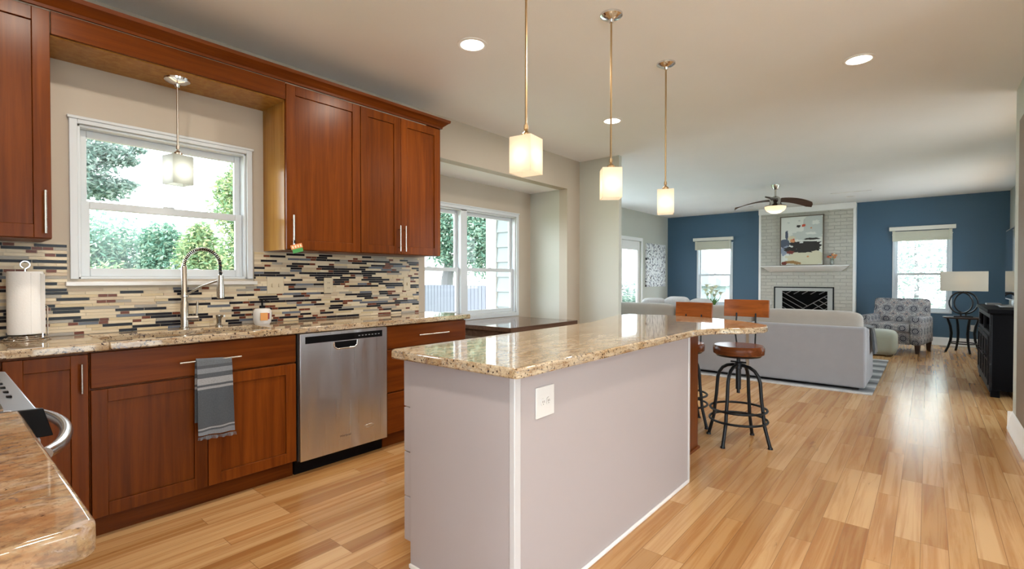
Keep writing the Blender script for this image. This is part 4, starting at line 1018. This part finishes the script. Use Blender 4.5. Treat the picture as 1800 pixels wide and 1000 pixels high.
MB().tube([(cx, cy, 1.0), (cx, cy, 1.35)], .006, 6).build('stem', BLACKM, lp)
s = MB(); b = s.b; hx_, hy_ = .29, .14; za, zb = 1.028, 1.352
for (p, q) in (((-1, -1), (1, -1)), ((1, -1), (1, 1)), ((1, 1), (-1, 1)), ((-1, 1), (-1, -1))):
    x0, y0, x1, y1 = cx + p[0] * hx_, cy + p[1] * hy_, cx + q[0] * hx_, cy + q[1] * hy_
    s.sheet([[(x0, y0, za), (x0, y0, zb)], [(x1, y1, za), (x1, y1, zb)]], .003)
s.build('lamp_shade', LINEN, lp)
MB().soft((cx, cy, 1.2), (.03, .03, .04), 1, 8).build('bulb', BULBL, lp)
MB().tube([(cx + .05, cy + .06, .60), (cx + .1, cy + .3, .55), (.57, 12.0, .30), (.63, 12.08, .33)], .004, 5).build('power_cord', WPLAST, lp)

# media console and television
cn = thing('media_console', 'black media console with glass doors along the right wall', 'console', (.77, 7.88, 0))
m = MB(); CX0, CX1, CY0, CY1 = .50, 1.03, 7.15, 8.62
m.box(CX0 + .02, CX1, CY0 + .02, CY0 + .045, .07, .86).box(CX0 + .02, CX1, CY1 - .045, CY1 - .02, .07, .86).box(CX1 - .02, CX1, CY0 + .045, CY1 - .045, .07, .86).box(CX0 + .02, CX1 - .02, CY0 + .045, CY1 - .045, .07, .10).box(CX0 + .02, CX1 - .02, CY0 + .045, CY1 - .045, .64, .665)
WORN = NT('worn_black_paint'); nn_ = WORN.noise(WORN.coord(), 30, 5, .7)
WORN.set(Base_Color=WORN.mix(WORN.ramp(nn_, [(.58, (0,) * 3), (.66, (.5,) * 3)]), (.007, .007, .009), (.13, .14, .16)), Roughness=.45, Specular_IOR_Level=.15); WORN = WORN.m
BLKPAINT = plain('black_paint', (.004, .004, .005), .55, 0, Specular_IOR_Level=.04)
m.build('carcass', BLKPAINT, cn)
MB().box(CX0 - .02, CX1, CY0 - .02, CY1 + .02, .875, .915).box(CX0, CX1, CY0, CY1, .86, .875).build('top', BLKPAINT, cn, bevel=.004)
for y in (CY0 + .03, CY1 - .03):
    for x in (CX0 + .045, CX1 - .04): MB().box(x - .035, x + .035, y - .035, y + .035, 0, .07).build('leg', BLKPAINT, cn)
MB().box(CX0, CX0 + .02, CY0, CY1, .05, .11).box(CX0, CX0 + .02, CY0, CY0 + .06, .11, .86).box(CX0, CX0 + .02, CY1 - .06, CY1, .11, .86).box(CX0, CX0 + .02, CY0 + .06, CY1 - .06, .82, .86).box(CX0, CX0 + .02, CY0 + .06, CY1 - .06, .63, .67).box(CX0, CX0 + .02, 7.865, 7.905, .67, .82).build('face_frame', WORN, cn, bevel=.002)
for y0, y1 in ((7.215, 7.55), (7.555, 7.88), (7.89, 8.215), (8.22, 8.555)):
    dm = MB(); st_ = .04
    dm.box(CX0 - .012, CX0 + .006, y0, y0 + st_, .115, .625).box(CX0 - .012, CX0 + .006, y1 - st_, y1, .115, .625).box(CX0 - .012, CX0 + .006, y0 + st_, y1 - st_, .585, .625).box(CX0 - .012, CX0 + .006, y0 + st_, y1 - st_, .115, .155)
    dm.box(CX0 - .010, CX0 + .004, (y0 + y1) / 2 - .008, (y0 + y1) / 2 + .008, .155, .585).box(CX0 - .010, CX0 + .004, y0 + st_, y1 - st_, .36, .376)
    do_ = dm.build('door', WORN, cn, bevel=.002)
    MB().box(CX0 - .003, CX0, y0 + st_, y1 - st_, .155, .585).build('pane', BLACKG, do_)
    MB().soft((CX0 - .022, y1 - .02 if y0 < 7.5 or 7.8 < y0 < 8 else y0 + .02, .40), (.012, .012, .012), 1, 6).build('knob', BLACKM, do_)
tv = thing('television', 'flat television standing on the black media console', 'television', (.74, 7.98, .915))
MB().box(.735, .775, 7.38, 8.60, .985, 1.825).build('bezel', plain('tv_bezel', (.20, .20, .21), .35), tv, bevel=.004)
MB().box(.731, .736, 7.395, 8.585, 1.0, 1.81).build('screen', BLACKG, tv)
MB().box(.74, .77, 7.9, 8.06, .93, .99).box(.62, .88, 7.72, 8.24, .915, .93).build('stand', plain('tv_stand', (.45, .46, .48), .25, .5), tv, bevel=.003)
tag(MB().box(.55, .68, 8.3, 8.52, .915, .935).build('media_box', plain('box_grey', (.22, .23, .23), .4), bevel=.003), 'flat grey box on the far end of the media console', 'box')

# ------------------------------------------------------------------ outside
structure(MB().box(-40, 25, -25, 45, -.62, -.55).build('lawn', lawn_mat()))
BOUNCE = paint('pale_bounce_slab', (.70, .69, .66), .8)  # bright ground slabs added to bounce daylight up onto the ceilings
structure(MB().box(3.7, 13, -13, 14, -.56, -.50).build('bounce_slab', BOUNCE))
structure(MB().box(-3, 3.7, -13, -2.85, -.56, -.50).build('bounce_slab', BOUNCE))
structure(MB().box(-9.5, -5.25, 5.62, 15, -.56, -.50).build('bounce_slab', BOUNCE))
structure(MB().box(-5.25, 3.7, 12.3, 18, -.56, -.50).build('bounce_slab', BOUNCE))
sd_ = MB()
for k in range(16): z = -.5 + k * .22; sd_.hexa([(-4.93, 5.49, z), (-4.2, 5.49, z), (-4.2, 5.53, z), (-4.93, 5.53, z)], [(-4.93, 5.515, z + .225), (-4.2, 5.515, z + .225), (-4.2, 5.53, z + .225), (-4.93, 5.53, z + .225)])
structure(sd_.build('wall_siding', SIDING))
structure(MB().box(-5.13, -4.93, 5.48, 5.53, -.5, 3.0).build('trim_2', WHITE))
def tree(label, x, y, zc, blobs, n, ls, mat, trunk=None, seed=1, group=None, flat=.7):
    rnd = random.Random(seed); t = thing('tree', label, 'tree', (x, y, -.55), group)
    m = MB(); b = m.b
    vol = [r_[3] ** 2 for r_ in blobs]; tot = sum(vol)
    for bl, vv in zip(blobs, vol):
        for k in range(int(n * 4 * vv / tot)):
            d = Vector((rnd.gauss(0, 1), rnd.gauss(0, 1), rnd.gauss(0, 1))).normalized() * (rnd.random() ** .4) * bl[3] * (.8 + .35 * rnd.random())
            d.z *= bl[4] if len(bl) > 4 else 1
            c = Vector((x + bl[0], y + bl[1], bl[2])) + d
            u = Vector((rnd.gauss(0, 1), rnd.gauss(0, 1), rnd.gauss(0, .6))).normalized(); v = u.orthogonal().normalized(); s_ = ls * .42 * (.5 + rnd.random())
            q = [b.verts.new(c + u * s_), b.verts.new(c + v * s_ * .45), b.verts.new(c - u * s_), b.verts.new(c - v * s_ * .45)]
            b.faces.new(q)
    m.build('foliage', mat, t)
    if trunk:
        tm = MB()
        for pts_, rr in trunk: tm.tube([(x + p[0], y + p[1], p[2]) for p in pts_], rr, 8)
        tm.build('trunk', BARK, t)
    return t
TR = lambda h, r=.14: [([(0, 0, -.55), (.05, 0, h * .5), (0, .05, h)], [r, r * .8, r * .4])]
# seen through the kitchen window
tree('broad bushy evergreen at the left of the kitchen window view', -16.3, 3.2, 0, [(0, -.2, 1.9, 1.05), (.2, -.9, 1.6, 1.1), (0, .2, 1.0, 1.2), (0, -.5, .3, 1.3)], 4200, .15, LEAFA, TR(2), 1)
tree('smaller rounded evergreen in the middle of the kitchen window view', -15.2, 3.95, 0, [(0, 0, 2.15, .55), (.1, .15, 1.5, .75), (0, 0, .6, .9)], 3000, .14, LEAFA, TR(1.8), 2)
tree('pointed evergreen behind the faucet in the window view', -13.5, 4.3, 0, [(0, 0, 2.3, .28, 1.2), (0, 0, 1.9, .5), (0, .05, 1.3, .72), (0, 0, .5, .8)], 3000, .13, LEAFB, TR(1.6), 3)
tree('yellow green shrub low in the left of the kitchen window', -12.2, 2.35, 0, [(0, 0, 1.0, .55), (0, .4, .9, .5), (0, -.4, .9, .5), (0, 0, .2, .7)], 2000, .11, LEAFB, TR(.4, .06), 4)
tree('grey green shrub low in the middle of the kitchen window', -11.4, 3.3, 0, [(0, 0, 1.0, .5), (0, .45, .9, .45), (0, 0, .2, .7)], 1800, .11, LEAFC, TR(.3, .06), 5)
tree('tall loose tree at the upper left of the kitchen window', -11.6, 1.85, 0, [(0, -.1, 3.3, .62), (0, .3, 2.9, .4, .6), (0, .42, 3.55, .4, .6), (.2, -.6, 3.0, .8), (0, -.5, 4.2, .9), (0, .62, 3.45, .22, .4), (0, .55, 3.0, .25, .4), (0, .75, 3.7, .2, .35)], 4200, .10, LEAFC, [([(0, -.7, -.55), (0, -.6, 1.8), (0, -.3, 3.6)], [.14, .11, .04]), ([(0, -.55, 2.3), (0, .2, 2.9), (0, .75, 3.0)], [.05, .03, .012]), ([(0, -.45, 2.7), (0, .3, 3.4), (0, .95, 3.7)], [.05, .03, .010])], 6)
tree('tall leafy tree at the right edge of the kitchen window', -10.6, 4.02, 0, [(0, .05, 2.6, .52), (0, .3, 3.3, .5), (0, -.08, 3.0, .35), (0, .25, 1.8, .6), (0, .4, 4.0, .6), (0, .15, 1.2, .5)], 3200, .11, LEAFB, TR(3.2, .09), 7)
# seen through the bay window
tree('large spreading tree with a forked trunk beyond the grey fence', -12.3, 11.2, 0, [(0, 0, 4.0, 2.0), (1.6, .5, 3.2, 1.5), (-1.6, -1.0, 3.6, 1.8), (2.7, 1.0, 2.9, 1.2), (1.2, .4, 2.1, .9), (3.3, 1.4, 3.6, 1.2), (2.5, .8, 1.8, .7), (3.6, 1.6, 1.9, .8), (.2, 0, 2.4, .9)], 15000, .14, LEAFA, [([(0, 0, -.55), (.05, 0, 1.2), (.1, .1, 1.9)], [.22, .2, .17]), ([(.1, .1, 1.8), (1.0, .4, 2.6), (2.4, .9, 3.6)], [.15, .10, .04]), ([(.1, .1, 1.8), (-.5, -.3, 3.0), (-.8, -.5, 4.2)], [.13, .09, .03]), ([(.6, .2, 2.2), (1.8, .6, 2.5), (3.4, 1.2, 2.4)], [.06, .04, .015])], 9)
tree('bright yellow green bush just behind the fence at the right', -9.4, 14.6, 0, [(0, 0, 1.0, .9), (.5, .3, 1.4, .7), (-.8, 0, .8, .8)], 2600, .13, LEAFB, TR(1.0), 10)
# fence
fe = thing('fence', 'weathered grey picket fence seen through the bay window', 'fence', (-9, 9.5, -.55))
MB().box(-14.5, -5.6, 9.54, 9.58, .75, .84).box(-14.5, -5.6, 9.54, 9.58, -.2, -.1).build('rail', FENCEM, fe)
p0 = None
for k in range(66):
    x = -14.45 + k * .135
    if p0 is None:
        m = MB(); m.hexa([(x, 9.5, -.53), (x + .130, 9.5, -.53), (x + .130, 9.535, -.53), (x, 9.535, -.53)], [(x + .006, 9.5, 1.05), (x + .122, 9.5, 1.05), (x + .122, 9.535, 1.05), (x + .006, 9.535, 1.05)])
        p0 = m.build('picket', FENCEM, fe); bx = p0.location.x
    else:
        c = p0.copy(); COL.objects.link(c); c.parent = fe; c.location.x = bx + k * .135
# neighbouring houses and greenery seen through the far windows
nh = thing('neighbour_house', 'pale house with a grey gable roof outside the left far window', 'house', (-9.2, 24, -.55))
MB().box(-10.6, -6.6, 22, 27, -.55, .9).build('wall', SIDING, nh)
m = MB(); m.hexa([(-10.9, 21.7, .9), (-6.3, 21.7, .9), (-6.3, 27.3, .9), (-10.9, 27.3, .9)], [(-9.0, 21.7, 2.5), (-8.2, 21.7, 2.1), (-8.2, 27.3, 2.1), (-9.0, 27.3, 2.5)])
m.build('roof', ROOF, nh)
tree('loose tree with overexposed, washed-out leaves filling the right far window', -.3, 19.5, 0, [(0, 0, 3.2, 2.3), (1.4, .4, 2.6, 1.9), (-1.5, 0, 2.4, 2.0), (0, 0, 1.2, 1.9), (1.8, 0, .8, 1.5), (-1.9, 0, .6, 1.6)], 3400, .17, LEAFD, TR(2.2, .07), 12)
tree('low pale shrub outside the glazed living room door', -11.5, 19.4, 0, [(0, 0, .2, 1.2), (1.6, .8, .1, 1.0)], 1800, .15, LEAFC, TR(.3, .06), 13)
